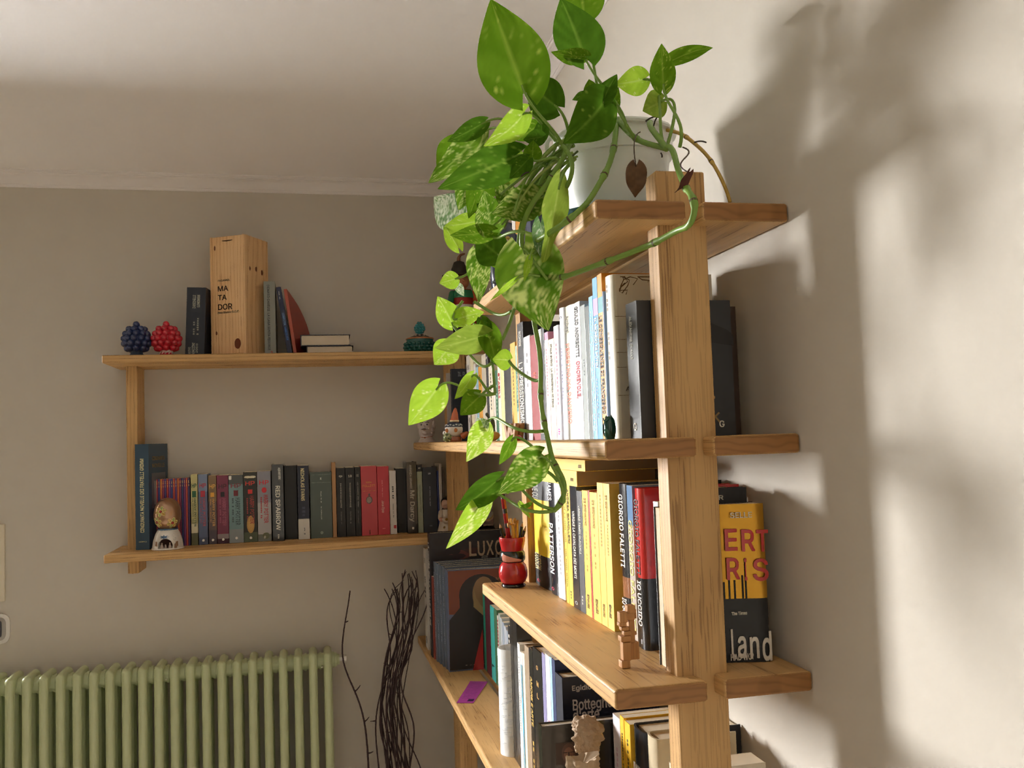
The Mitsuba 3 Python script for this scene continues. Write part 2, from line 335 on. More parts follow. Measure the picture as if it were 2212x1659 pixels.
art = [[('r', .5, .72, .006, .010, '#1f5a3a')], [('r', .5, .72, .007, .010, '#a8283c'), ('o', .5, .06, .004, .004, WH)], [('r', .5, .72, .006, .007, '#d9a040'), ('o', .5, .06, .004, .004, WH)],
       [('r', .5, .72, .006, .008, '#121018'), ('o', .5, .06, .004, .004, WH)], [('r', .5, .73, .007, .009, '#6a2028'), ('o', .5, .07, .004, .004, WH), ('r', .12, .96, .004, .006, WH)],
       [('o', .5, .25, .012, .028, '#b58c4a'), ('o', .5, .25, .008, .020, '#c9a45e'), ('o', .33, .93, .011, .004, '#cfc8b0'), ('o', .67, .93, .011, .004, '#cfc8b0'), ('r', .5, .72, .007, .007, '#c02a28'), ('o', .5, .06, .004, .004, WH)],
       [('o', .5, .73, .008, .009, '#c02a34'), ('o', .6, .08, .011, .010, '#5f6448'), ('o', .5, .06, .004, .004, WH)]]
for q, ar in zip(hpd, art):
    k = hp(q[0], q[1], q[2], q[3], q[4], q[5], q[6], q[7])
    M_, w_, h_ = spine_of('B', q[0], q[1], q[2], Yb); patch(k, M_, w_, h_, ar)
bbook('B', -.135, 589.5, 615, 1003.5, '#0d0d10', 'glossy black thriller with large white title right of the grey fantasy volume', kind='hard', fin='gloss', d=.12,
      titles=[('RED SPARROW', .14, .72, .36, .5, WH, 'd'), ('JASON MATTHEWS', .80, .96, .20, .66, WH, 'd'), ('-', .03, .09, .14, .5, WH, 'd')])
bbook('B', -.10, 616.5, 644, 1006, '#0b0b0d', 'black hardback pushed back into the shadow right of the glossy black thriller', kind='hard', d=.09, titles=[('-', .24, .32, .3, .5, '#777777', 'h')] and ())
bbook('B', -.125, 645, 670, 1005.7, '#1b2033', 'navy paperback with cream author name and torn white foot of the spine', d=.11, seg=[(0, .275, '#cfccc4'), (.275, 1, '#191d30')],
      titles=[('NICHOLAS EVANS', .52, .96, .30, .45, '#d9cba0', 'd'), ('-', .06, .16, .12, .55, '#777777', 'd'), ('-', .30, .45, .3, .5, '#3a4054', 'd')])
def greyvol(pl, pr_, pt, c, label):
    k = bbook('B', -.115, pl, pr_, pt, c, label, kind='hard', titles=[('-', .28, .48, .045, .5, '#b8beb8', 'd'), ('-', .53, .71, .045, .5, '#b8beb8', 'd'), ('I', .46, .54, .006, .9, '#c8ccc6', 'h')])
    M_, w_, h_ = spine_of('B', pl, pr_, pt, -.115); patch(k, M_, w_, h_, [('r', .5, .84, w_*.44, .0006, '#77857d'), ('o', .5, .08, .005, .005, '#8a978f'), ('r', .5, .96, w_*.44, .0005, '#77857d')])
greyvol(672, 719.3, 1019.7, '#4c5852', 'wide grey green hardback with a thin frame line on the spine')
bbook('B', -.122, 719.8, 728.6, 999, '#a87e54', 'tall thin tan book right of the wide grey green hardback', kind='hard')
for i, (pl, pr_, pt, n) in enumerate([(729, 748.6, 1011, '9'), (749, 769, 1010, '10'), (769.5, 781.8, 1009, '11')]):
    bbook('B', -.118, pl, pr_, pt, '#121213', f'black series paperback with small numeral {dict([("9","nine"),("10","ten"),("11","eleven")])[n]} on the spine', titles=[(n, .3, .7, .007, .875, '#b9b4a8', 'h'), ('-', .42, .78, .16, .5, '#8d8a82', 'd'), ('-', .17, .38, .10, .5, '#6d6a64', 'd')])
    if i < 3: pass
k = bbook('B', -.12, 782.4, 817, 1007, '#b8434a', 'thick salmon red paperback with a pocket watch drawn on the spine', titles=[('KEN', .32, .66, .006, .765, '#c98a4a', 'h'), ('FOLLETT', .1, .9, .007, .715, '#c98a4a', 'h'), ('-', .1, .9, .0028, .64, '#c9884a', 'h')])
M_, w_, h_ = spine_of('B', 782.4, 817, 1007, -.12); patch(k, M_, w_, h_, [('o', .5, .51, .0105, .0125, '#4a3436'), ('o', .5, .51, .0085, .0100, '#b9aa9c'), ('o', .5, .585, .003, .004, '#4a3436'), ('r', .5, .51, .005, .0006, '#6a5a50'), ('r', .5, .045, .002, .007, '#7a2226')])
bbook('B', -.12, 817.6, 843.4, 1007.5, '#b53540', 'slim crimson paperback with script title right of the watch spine', titles=[('-', .55, .80, .08, .42, '#d98a8a', 'd'), ('Jane Eyre', .32, .50, .22, .45, '#e0b0a8', 'd'), ('-', .35, .62, .004, .09, '#d98a8a', 'h')])
k = bbook('B', -.12, 844, 858.6, 1017, '#cfc9c4', 'white paperback with a small red publisher square', titles=[('-', .52, .76, .28, .5, '#3a3a3a', 'd'), ('-', .26, .48, .16, .5, '#6a6a6a', 'd')])
M_, w_, h_ = spine_of('B', 844, 858.6, 1017, -.12); patch(k, M_, w_, h_, [('r', .7, .115, .0045, .0055, '#b02a32')])
bbook('B', -.085, 859.2, 880.5, 1012, '#0d0c10', 'black book set back in shadow between the white spine and the script titled one', d=.08)
k = bbook('B', -.128, 881.4, 903.6, 997.8, '#161618', 'tall black hardback with white script title', kind='hard', fin='gloss', d=.12, titles=[('AMANDA GRANGE', .62, .96, .20, .42, '#a9a49a', 'd'), ('Mr Darcy', .16, .60, .42, .52, '#a9a49a', 'd')])
M_, w_, h_ = spine_of('B', 881.4, 903.6, 997.8, -.128); patch(k, M_, w_, h_, [('o', .52, .07, .0035, .0042, '#d8d4cc')])
bbook('B', -.124, 904, 915.6, 1003.5, '#8d937a', 'narrow sage green book with a black top band', seg=[(0, .895, '#8c937c'), (.895, 1, '#141414')], titles=[('-', .30, .70, .16, .5, '#5d6352', 'd'), ('o', .3, .7, .005, .95, '#c0bcb0', 'h')])
greyvol2 = bbook('B', -.122, 916.2, 946.4, 1009, '#262c36', 'charcoal navy hardback left of the white robed figurine', kind='hard', titles=[('-', .40, .70, .05, .5, '#9a9ea6', 'd'), ('-', .4, .6, .006, .90, '#9a9ea6', 'h'), ('o', .4, .6, .005, .10, '#6d727a', 'h')])
bbook('B', -.118, 946.8, 951.6, 1017, '#1f2f66', 'thin royal blue booklet beside the charcoal navy hardback')
bbook('B', -.13, 952, 958, 1002, '#b9b0a6', 'thin tall off white book behind the white robed figurine', d=.12)
bbook('B', -.118, 958.4, 963.6, 1009, '#6b5c50', 'thin brown booklet beside the shadowed oak post')

# --- upper shelf on the back wall (A)
book('dark navy dictionary with silver spine lettering left of the pine wine box', .060, zrow(-1.0, -.15, 620.6)-Z['A'], .125, Mback(foot_x(399.5, -.15, Z['A']), -.15, Z['A']+.0002, -8, 2.4), '#121a28', kind='hard',
     titles=[('ZANICHELLI', .70, .89, .15, .40, '#a8a89c', 'u'), ('LONGMAN', .72, .89, .15, .62, '#a8a89c', 'u'), ('-', .32, .55, .10, .42, '#8f8f84', 'u'), ('-', .32, .57, .10, .62, '#8f8f84', 'u'), ('IL NUOVO', .02, .15, .12, .22, '#a8a89c', 'u'), ('RAGAZZINI', .02, .21, .13, .42, '#a8a89c', 'u'), ('2010', .07, .20, .10, .60, '#a8a89c', 'u')])
bx = thing('wine_box', 'tall pale pine wine box with black stencilled lettering and a sliding lid', 'box')
MB = mov(-.910, -.131, Z['A']+.0002)@rotz(-29.4)
bw, bd, bh = .129, .138, .392
add(bx, 'body', xf(cat([rbox(0, .009, .0, bd, 0, bh, .0012), rbox(bw-.009, bw, 0, bd, 0, bh, .0012), rbox(.009, bw-.009, bd-.009, bd, 0, bh, .001), rbox(.009, bw-.009, .002, bd-.009, 0, .009, .001), rbox(.009, bw-.009, .006, bd-.009, bh-.009, bh-.0005, .001)]), MB), 'pine_z', smooth=30)
add(bx, 'lid', xf(rbox(.0092, bw-.0092, .0015, .0055, .009, bh-.001, .001), MB), 'pine_z', smooth=30, label='sliding front lid with the lettering')
for s, L, hh, ox, zz in (('SICANIA', .044, .0055, .050, .248), ('MA', .038, .016, .0465, .222), ('TA', .032, .016, .0435, .193), ('DOR', .052, .018, .0535, .162), ('Etna Bianco D.O.C.', .080, .0065, .066, .144)):
    add(bx, 'lettering', xf(xf(text(s, L, hh, .0004), frame((1, 0, 0), (0, 0, 1), (ox, .0013, zz))), MB), 'matte', '#2a1712')
def knot(cx, cz, a, b, side='f'):
    P_ = [(a*math.cos(q), b*math.sin(q)) for q in np.linspace(0, 2*math.pi, 21)[:-1]]
    M_ = frame((1, 0, 0), (0, 0, 1), (cx, .0012, cz)) if side == 'f' else frame((0, 1, 0), (0, 0, 1), (bw-.0002, cx, cz))
    add(bx, 'knot', xf(xf(extr(P_, .0004), M_), MB), 'matte', '#6b3a26')
knot(.098, .040, .0115, .017); knot(.020, .078, .003, .006); knot(.018, .355, .003, .008)
for cx, cz, a, b in ((.03, .285, .004, .007), (.066, .288, .005, .008), (.100, .282, .006, .009)): knot(cx, cz, a, b, 's')
P_ = [(.02*math.cos(q), -.004*math.sin(q)) for q in np.linspace(0, math.pi, 12)]
add(bx, 'thumb_notch', xf(xf(extr(P_, .0004), frame((1, 0, 0), (0, 0, 1), (bw/2, .0013, bh-.014))), MB), 'matte', '#3a2418')
for i in range(6):
    add(bx, 'finger_joint', xf(box(bw-.0088, bw+.0003, .012+.021*i, .021+.021*i, bh-.010, bh+.0002), MB), 'pine_z')
bbook('A', -.155, 572, 597.2, 607.7, '#7d8078', 'worn grey hardback standing against the right of the pine box', kind='hard', d=.14, titles=[('DONATO CARRISI  LA CASA SENZA RICORDI', .08, .95, .20, .40, '#2a2c2c', 'd'), ('-', .02, .07, .2, .6, '#a03a34', 'd')])
book('slim navy handbook leaning left against the grey hardback', .0155, .228, .10, Mback(foot_x(622, -.155, Z['A']), -.155, Z['A']+.0003, 0, -8.5), '#1a2142', titles=[('COMPUTER', .44, .62, .4, .5, '#7fa8d8', 'd'), ('HANDBOOK', .22, .42, .4, .5, '#3f78c8', 'd'), ('-', .80, .94, .25, .4, '#d0d0d0', 'd')])
def red_book():
    k = thing('softcover_book', 'brick red soft book leaning with its cover curling away, right of the navy handbook', 'book')
    x, y, z = foot_x(635, -.155, Z['A']), -.155, Z['A']+.0003
    M = Mback(x, y, z, 0, -7.5)
    add(k, 'spine', xf(rbox(0, .0105, 0, .01, 0, .221, .001), M), 'satin', '#a8513f', 30)
    n = 14; V = []; 
    for i in range(n):
        for j in range(n):
            u, v = i/(n-1), j/(n-1)
            hh = .221*(1-.19*u**1.2); dpt = .012+.125*u
            V.append((.0105+.050*u+.012*math.sin(v*3.0)*u-.022*u*v*1.0, dpt, v*hh))
    Fc = []
    for i in range(n-1):
        for j in range(n-1):
            a = i*n+j; Fc += [(a, a+n, a+n+1), (a, a+n+1, a+1)]
    m = trimesh.Trimesh(V, Fc, process=False); m2 = m.copy(); m2.vertices = m2.vertices-np.array([.0016, 0, 0]); m2.invert()
    add(k, 'cover', xf(cat([m, m2]), M), 'satin', '#8e3a2e', True)
    add(k, 'pages', xf(box(.001, .009, .01, .13, .001, .175), M), 'matte', PAGE)
red_book()
def flat_book(label, c, w, d, h, M, spine_c=None):
    k = thing('book', label, 'book')
    add(k, 'cover', xf(cat([box(0, w, 0, d, 0, .0022), box(0, w, 0, d, h-.0022, h), rbox(-.0015, .0012, 0, d, 0, h, .001)]), M), 'satin', c)
    add(k, 'pages', xf(rbox(.0015, w-.004, .003, d-.003, .0024, h-.0024, .0008), M), 'matte', '#d8cbb6')
xa, xb = foot_x(663, -.2, Z['A']), foot_x(764, -.2, Z['A'])
flat_book('thick book lying flat on the upper wall shelf under the dark covered one', '#22202a', xb-xa, .165, .0285, Mback(xa, -.186, Z['A']+.0002, -2))
xa, xb = foot_x(650.5, -.2, Z['A']), foot_x(758, -.2, Z['A'])
flat_book('dark covered book lying flat on top of the other lying book', '#1c1f33', xb-xa, .165, .036, Mback(xa, -.188, Z['A']+.0290, -1))

# --- middle shelf of the bookcase (2): spines look left
s2 = []
def b2(pl, pr_, pt, col, label, X0=None, **k):
    k.pop('X0', 0); return rbook(2, -.165 if pl < 1124 else -.185, pl, pr_, pt, col, label, **k)
ink, red, pk = '#3a3632', '#b5332e', '#c87a86'
book('thin grey white book farthest left on the middle shelf beside the oak post', .013, zrow(-.18, -.36, 806)-Z[2], .14, Mright(-.181, -.3455, Z[2]+.0002), '#a9a09a')
nb = book('dark navy hardback showing its cover at the far end of the middle shelf', .026, zrow(-.165, -.385, 797)-Z[2], .14, Mright(-.169, -.360, Z[2]+.0002), '#1b2230', kind='hard')
add(nb, 'lettering', xf(text('IL P', .022, .013), frame((1, 0, 0), (0, 0, 1), (-.138, -.3864, zrow(-.14, -.386, 808)))), 'satin', '#7a828c')
b2(1012.5, 1020, 768, '#cfcbc2', 'white dotted paperback right of the dark navy hardback', titles=[('-', .2, .9, .3, .5, '#8a8680')])
b2(1020.4, 1027.5, 770, '#d8cfae', 'cream paperback, tall, between white spines at the far end', titles=[('-', .35, .8, .25, .5, ink)])
b2(1028, 1032, 786, '#c9c5be', 'very thin white booklet left of the pale blue spine')
b2(1032.4, 1037.3, 793, '#8fb4c0', 'thin pale blue paperback left of the ochre yellow one')
b2(1037.7, 1045, 792, '#c98f2f', 'ochre yellow paperback at the far part of the middle shelf', titles=[('-', .6, .9, .2, .5, '#7a5a20')])
b2(1045.4, 1054.5, 766, '#b9ae9a', 'tall beige book behind the ochre yellow paperback', X0=-.15)
b2(1054.9, 1059.5, 764, '#141214', 'tall black book behind the seated figurine', X0=-.15, titles=[('IN', .2, .8, .006, .95, '#c8c4bc', 'h')])
b2(1060, 1069, 789, '#d5cbb4', 'cream paperback behind the seated figurine', titles=[('-', .4, .9, .15, .5, ink)])
b2(1069.4, 1073.4, 802, '#d9d2c4', 'thin ivory booklet left of the dark green spine')
b2(1073.8, 1079, 800, '#1f5a3c', 'dark green narrow paperback', titles=[('-', .35, .8, .3, .5, '#a8c4a8')])
b2(1079.4, 1085.5, 786, '#dfd9c6', 'white paperback with red stars on its spine', titles=[('STABILI', .55, .88, .5, .5, red)])
b2(1085.9, 1093, 781, '#d9d59a', 'pale yellow paperback right of the white one with red print')
b2(1093.4, 1108, 757, '#17120f', 'black book with a sepia photograph behind the wooden zigzag', X0=-.145, d=.12)
b2(1108.4, 1119, 741, '#e0b45a', 'honey yellow paperback left of the mint green spine', titles=[('-', .35, .75, .15, .5, '#8a6a30')])
b2(1119.4, 1124.5, 747, '#a9c4b0', 'thin mint green book with teal letters', titles=[('CAMILLERI', .3, .75, .6, .5, '#5a9a98')])
b2(1125, 1137.5, 698, '#141316', 'tall black art book with big white vertical letters', kind='hard', d=.14, titles=[('L IMPRESSIONISMO', .14, .66, .62, .5, WH), ('SCOPRIRE', .80, .93, .35, .5, WH)])
b2(1138, 1151.5, 727, '#d8d8da', 'clean white paperback left of the dark red book', seg=[(0, .15, '#a9a9ae'), (.15, 1, '#d9d9dc')], titles=[('-', .5, .85, .2, .5, '#8a8a90')])
b2(1152, 1168.3, 724, '#8c1a1e', 'dark red paperback behind the hanging vine', titles=[('-', .55, .65, .3, .5, '#c8503a')])
b2(1168.7, 1176.5, 712, '#d9d5c6', 'ivory paperback right of the dark red book', seg=[(0, .06, '#2a2622'), (.06, 1, '#dcd8ca')])
b2(1177, 1183, 707, '#151416', 'black book right of the ivory paperback')
b2(1183.5, 1191.5, 718, '#dccac6', 'pinkish white paperback with a rose top', seg=[(0, .93, '#ddcdc8'), (.93, 1, '#d08aa8')], titles=[('-', .4, .85, .2, .5, pk)])
b2(1192, 1203.5, 733, '#dbd3bd', 'cream classic novel with grey letters', titles=[('ITALO SVEVO  LA COSCIENZA DI ZENO', .32, .95, .26, .5, '#6d675c')], seg=[(0, .17, '#cbb8a6'), (.17, 1, '#ddd5c0')])
b2(1204, 1214, 704, '#d3d2d8', 'white paperback with pale pink print right of the cream classic', titles=[('-', .3, .85, .22, .5, '#c88a9a'), ('-', .04, .10, .3, .5, '#c84a9a')])
b2(1214.4, 1226, 666, '#d2d6e0', 'tall bluish white hardback with a grey emblem', kind='round', d=.14, titles=[('-', .3, .7, .15, .5, '#8a8aa8'), ('o', .3, .7, .006, .93, '#4a4a58', 'h')])
b2(1226.5, 1247.5, 661, '#d9d2b0', 'tall pale yellow hardback with red spine print', kind='round', d=.14, titles=[('Ambesi', .80, .93, .3, .4, '#4a463c'), ('PERESTROJKA DAVVERO', .12, .72, .34, .35, '#c05a44')])
b2(1248, 1262.8, 654, '#cfcdcc', 'light grey hardback with black author name and red title', kind='hard', d=.14, titles=[('GIULIO ANDREOTTI', .60, .97, .42, .5, '#16161a'), ('ONOREVOLE,', .30, .57, .46, .5, '#c0253a')])
b2(1263.2, 1273.5, 660, '#b9c1c2', 'silver grey plastic wrapped book, left of two', fin='gloss', d=.14, titles=[('-', .45, .6, .15, .5, '#7a8286')])
b2(1273.9, 1282.3, 662, '#8f979a', 'mirror grey wrapped book left of the light blue one', fin='gloss', d=.14)
b2(1282.7, 1291.5, 641, '#62a7d2', 'light blue tall paperback, left of the two blue ones', d=.14, titles=[('-', .05, .55, .25, .5, '#bcd8ea'), ('-', .62, .92, .2, .5, '#a8cce0')])
b2(1291.9, 1302.3, 600.5, '#2f86bf', 'bright blue tall paperback with white title', d=.15, seg=[(0, .765, '#2f86bf'), (.765, .87, '#b48ac4'), (.87, 1, '#3a90c8')], titles=[('IL MONDO DI PUTIN', .44, .75, .5, .5, WH), ('-', .1, .4, .2, .3, '#9ac4e0')])
b2(1302.7, 1313, 593, '#d98a1f', 'orange tall paperback with black title', d=.15, seg=[(0, .765, '#d98a1f'), (.765, .86, '#3f8f9a'), (.86, 1, '#dc8f24')], titles=[('LE CONSEGUENZE DI FRANCESCO', .15, .745, .55, .5, '#171310')])
b2(1313.4, 1315.2, 630, '#7f9ac4', 'very thin blue booklet right of the orange book')
def map_art(k, w, h, d, M):
    R = random.Random(5); Rm = M@frame((0, 1, 0), (0, 0, 1), (w, 0, 0))
    for q in range(7):
        pts = [(R.uniform(.02, d-.015), R.uniform(.2, h-.01))]
        for _ in range(12): pts.append((min(d-.004, max(.012, pts[-1][0]+R.uniform(-.012, .012))), min(h-.004, max(.01, pts[-1][1]+R.uniform(-.012, .012)))))
        add(k, 'map_line', xf(tube(np.c_[np.array(pts), np.zeros(13)], .0007, 4), Rm), 'matte', '#6a5030')
    for z_ in (.26, .43, .52, .60, .74): add(k, 'map_line', xf(box(.004, d-.004, h*z_-.0004, h*z_+.0004, 0, .0004), Rm), 'matte', '#8d795a')
    add(k, 'lettering', xf(xf(text('ADRO', .03, .006), mov(.03, h*.30, .0003)), Rm), 'matte', '#4a3a28')
    add(k, 'lettering', xf(xf(text('UR', .05, .03), mov(.085, h*.86, .0003)), Rm), 'matte', '#7a2a28')
b2(1315.6, 1334, 597, '#cfc8b6', 'tall cream hardback with an old map on its cover', kind='round', d=.152, X0=-.168, cover_art=map_art, titles=[('-', .78, .95, .14, .45, '#8a7a64'), ('-', .45, .66, .16, .45, '#8a7a64')])
def dumas_art(k, w, h, d, M):
    Rm = M@frame((0, 1, 0), (0, 0, 1), (w, 0, 0))
    def sh(n, P_, c, up=.0005): add(k, n, xf(extr(P_, up), Rm), 'satin', c)
    hat = [(.03, h*.66), (.05, h*.84), (.09, h*.86), (.125, h*.78), (.134, h*.74), (.134, h*.66), (.09, h*.70)]
    sh('cover_picture', hat, '#1d1c1e')
    sh('cover_picture', [(.087+.008*math.cos(q), h*.66+.014*math.sin(q)) for q in np.linspace(0, 6.28, 15)[:-1]], '#8a5034')
    sh('cover_picture', [(.05, .0), (.02, .02), (.045, h*.5), (.075, h*.56), (.085, h*.3), (.08, .0)], '#2a1a16')
    for x_, z_ in ((.094, .31), (.097, .295), (.101, .28)): add(k, 'cover_picture', xf(ell((x_, h*z_, .0006), .003, 1), Rm), 'satin', '#a88a5a')
    m = cat([box(-.011, .011, -.0012, .0012, 0, .0006), box(-.0012, .0012, -.008, .008, 0, .0006)]); add(k, 'cover_picture', xf(xf(xf(m, rotz(-50)), mov(.103, h*.14, 0)), Rm), 'satin', '#8a7040')
    add(k, 'lettering', xf(xf(text('ri', .010, .009), mov(.094, h*.225, .0004)), Rm), 'satin', WH)
    add(k, 'lettering', xf(xf(text('G', .007, .008), mov(.112, h*.085, .0004)), Rm), 'satin', WH)
b2(1362.5, 1386.6, 654, '#2a2c30', 'dark grey hardback with a shadowed hat wearer on its cover, nearest the thick post', kind='paper', d=.132, cover_art=dumas_art, titles=[('ALEXANDRE DUMAS', .58, .90, .2, .45, '#b8b8b4'), ('G', .38, .62, .009, .085, WH, 'h')])
0 and b2(1336, 1346, 600, '#b9ac94', 'beige clothbound volume between the map hardback and the dark grey one', X0=-.09, d=.08)
book('dark brown book standing back between the map hardback and the dark grey one', .030, .18, .06, Mright(-.075, foot_y(1336, -.185, Z[2]), Z[2]+.0002), '#3a2a22')
0 and b2(1347, 1361.5, 652, '#3a2a22', 'brown book standing back between the map hardback and the dark grey one', X0=-.08, d=.07)

# --- third shelf of the bookcase (3)
def b3(pl, pr_, pt, col, label, X0=None, rec=0, **k): return rbook(3, -.155, pl, pr_, pt, col, label, rec=rec, **k)
Y3 = '#e6bf3c'
b3(1151, 1186.5, 1033, '#17181a', 'black hardback with a broad yellow band, first after the pencil pot', kind='round', X0=-.170, d=.145, seg=[(0, .29, '#131316'), (.29, .80, '#e3c21f'), (.80, 1, '#2c3034')], titles=[('CLIVE CU', .81, .99, .34, .35, '#a8a8a0'), ('CUSSON', .15, .30, .34, .4, '#d8d0a0'), ('o', .3, .5, .007, .05, '#b02a4a', 'h')])
b3(1187, 1205, 1037, '#141a22', 'dark blue black hardback with white title right of the yellow banded one', kind='round', X0=-.166, d=.14, fin='gloss', titles=[('JAMES', .82, .99, .42, .45, '#cfd4d8'), ('PATTERSON', .18, .62, .46, .5, '#d8dde0'), ('o', .3, .6, .007, .05, '#b02a4a', 'h')])
b3(1207.5, 1222, 1040, '#dadade', 'white paperback leaning left on the third shelf', X0=-.158, lean=-2.2, titles=[('-', .2, .85, .14, .5, '#9a9aa0')])
b3(1224.5, 1230, 1042, '#e2b93a', 'thin yellow paperback right of the leaning white one', titles=[('-', .1, .9, .2, .5, '#8a7030')])
b3(1230.4, 1239.5, 1043, Y3, 'slim yellow paperback left of the shiny grey one', titles=[('ANDREA CAMILLERI', .5, .95, .35, .5, '#6a5a20'), ('-', .05, .12, .25, .5, '#7a6a2a')])
b3(1240, 1254, 1045, '#2b2d31', 'glossy dark grey paperback with white title', X0=-.156, fin='gloss', titles=[('VARGAS LA CAVALCATA DEI MORTI', .24, .78, .36, .5, '#d8d8d0'), ('o', .3, .7, .007, .05, '#a8a8a8', 'h')])
b3(1254.5, 1266, 1061, '#37393d', 'dark grey paperback, second of two with white titles', titles=[('VARGAS TEMPI GLACIALI', .48, .88, .32, .5, '#d0d0c8'), ('-', .06, .14, .25, .5, '#a8a8a0')])
b3(1266.5, 1279.5, 1060, '#e9bd4a', 'yellow crime paperback left of the thin red spine', titles=[('DE GIOVANNI', .72, .94, .26, .5, '#b08a3a'), ('-', .35, .68, .16, .5, '#c09a48'), ('EINAUDI', .06, .17, .26, .5, '#6a5520')])
b3(1279.9, 1282.8, 1060, '#a8301f', 'very thin red booklet between yellow crime paperbacks')
b3(1283.2, 1300, 1064, '#ebc052', 'thick yellow crime paperback right of the thin red spine', titles=[('DE GIOVANNI', .72, .94, .22, .5, '#b08a3a'), ('-', .4, .68, .14, .5, '#c09a48'), ('EINAUDI', .06, .17, .24, .5, '#6a5520')])
b3(1300.4, 1313.5, 1043, '#edc257', 'tall yellow paperback, third of the matching four', X0=-.154, titles=[('-', .55, .92, .16, .5, '#b89444'), ('EINAUDI', .06, .15, .22, .5, '#8a7030')])
b3(1313.9, 1328, 1045, '#efc75c', 'tall yellow paperback nearest the black thrillers', X0=-.156, titles=[('DE GIOVANNI', .74, .92, .22, .5, '#b08a3a'), ('-', .5, .72, .14, .5, '#c09a48'), ('EINAUDI', .08, .17, .24, .5, '#4a3a18')])
b3(1331, 1343.5, 1048, '#0f0e10', 'black book recessed between yellow paperbacks and the white lettered thriller', rec=.03, d=.12)
k = b3(1344, 1366, 1045, '#121316', 'black thriller with white slanted author name and a flame picture', X0=-.160, kind='round', fin='gloss', d=.15, seg=[(0, .27, '#121316'), (.27, .40, '#8a5a3a'), (.40, 1, '#141518')], titles=[('GIORGIO FALETTI', .46, .93, .38, .40, WH), ('IO SONO DIO', .03, .26, .40, .40, WH)])
b3(1366.5, 1379, 1049, '#c9bfae', 'pale thriller with yellow slanted letters between two black ones', X0=-.158, fin='gloss', seg=[(0, .75, '#bdb2a8'), (.75, 1, '#6a8ab0')], titles=[('GIORGIO FALETTI', .08, .78, .55, .5, '#e0cf7a')])
b3(1379.5, 1396.5, 1055, '#b01a1a', 'red over black thriller with bold slanted letters, beside the carved wooden figure', X0=-.160, kind='round', fin='gloss', d=.15, seg=[(0, .44, '#111113'), (.44, 1, '#b8201c')], titles=[('GIORGIO FALETTI', .46, .93, .42, .42, '#1a0f10'), ('IO UCCIDO', .14, .42, .42, .42, WH), ('-', .03, .06, .2, .5, '#a8a8a8')])
b3(1424.5, 1435.5, 1084, '#d5d9dd', 'tall white book between the red and black thriller and the thick post', X0=-.160, d=.13, titles=[('-', .35, .8, .14, .5, '#a8acb4'), ('-', .03, .06, .3, .5, '#555555')])
b3(1397, 1423.8, 1062, '#121214', 'black hardback standing back behind the red and black thriller', rec=.028, d=.10, fin='gloss')
def gold_book():
    k = thing('book', 'gold and black paperback with red cover letters, seen face on right of the thick post', 'book')
    ya, yb, h = -2.094, -2.072, zrow(-.06, -2.094, 1089)-Z[3]
    z0 = Z[3]+.0003
    xa, xb = -.164, -.025
    n = 16; xs = np.linspace(xa, xb, n); bow = -.012*np.clip((xs+.085)/.05, 0, 1)**1.6
    def sheet(za, zb, off, t=.0008):
        P_ = [(x, ya+b+off) for x, b in zip(xs, bow)]+[(x, ya+b+off+t) for x, b in zip(xs[::-1], bow[::-1])]
        m = extr(P_, zb-za); m.apply_translation((0, 0, za)); return m
    add(k, 'cover', sheet(z0+h*.40, z0+h, 0), 'foil', '#b5862f', 30, label='gold upper part of the cover')
    add(k, 'cover', sheet(z0, z0+h*.40, 0), 'satin', '#0c0c0e', 30, label='black lower part of the cover')
    add(k, 'pages', box(xa+.002, xb+.001, ya+.002, yb-.001, z0, z0+h-.001), 'matte', '#cbbda4')
    add(k, 'back_cover', box(xa, xb+.002, yb-.001, yb, z0, z0+h), 'satin', '#22242a')
    def let(s, x_, z_, L, hh, c): 
        b = -.012*np.clip((x_+.085)/.05, 0, 1)**1.6
        sl = math.degrees(math.atan(-.019*np.clip((x_+.085)/.05, 0, 1)**.6*12/.6)) if x_ > -.085 else 0
        add(k, 'lettering', xf(text(s, L, hh, .0008), frame((math.cos(math.radians(sl*.4)), math.sin(math.radians(sl*.4)), 0), (0, 0, 1), (x_, ya+b-.0016, z0+z_))), 'gloss', c)
    def put_let(s, pxa, pxb, row, hh, c):
        p, q = on(pxa, row, 'y', ya), on(pxb, row, 'y', ya); let(s, (p[0]+q[0])/2, p[2]-z0-hh/2, q[0]-p[0], hh, c)
    for s, a_, b_ in (('E', 1562, 1588), ('R', 1594, 1621), ('T', 1623, 1647)): put_let(s, a_, b_, 1144, .027, '#b01f20')
    for s, a_, b_ in (('R', 1566, 1593), ('I', 1601, 1606), ('S', 1616, 1647)): put_let(s, a_, b_, 1206, .027, '#b01f20')
    put_let('SELLER', 1572, 1627, 1107, .007, '#c8bfae'); put_let('The Times', 1577, 1609, 1321, .004, '#cfc8b8')
    for s, a_, b_, hh in (('l', 1576, 1583, .036), ('a', 1588, 1606, .034), ('n', 1611, 1630, .034), ('d', 1635, 1654, .036)): put_let(s, a_, b_, 1360, hh, '#cfc9bd')
    put_let('HAD WON?', 1575, 1632, 1412, .008, '#d8d2c6')
    for x_, hh in ((-.099, .02), (-.093, .018), (-.088, .026), (-.08, .022), (-.073, .035), (-.066, .024), (-.056, .03), (-.052, .052)):
        b = -.012*np.clip((x_+.085)/.05, 0, 1)**1.6
        add(k, 'cover_column', box(x_-.0011, x_+.0011, ya+b-.0012, ya+b, z0+h*.40, z0+h*.40+hh), 'satin', '#14110c')
gold_book()
rb = book('black hardback behind the gold paperback right of the thick post', .012, zrow(-.06, -2.065, 1054)-Z[3], .115, Mright(-.145, -2.059, Z[3]+.0003), '#15161a', kind='hard', titles=[])
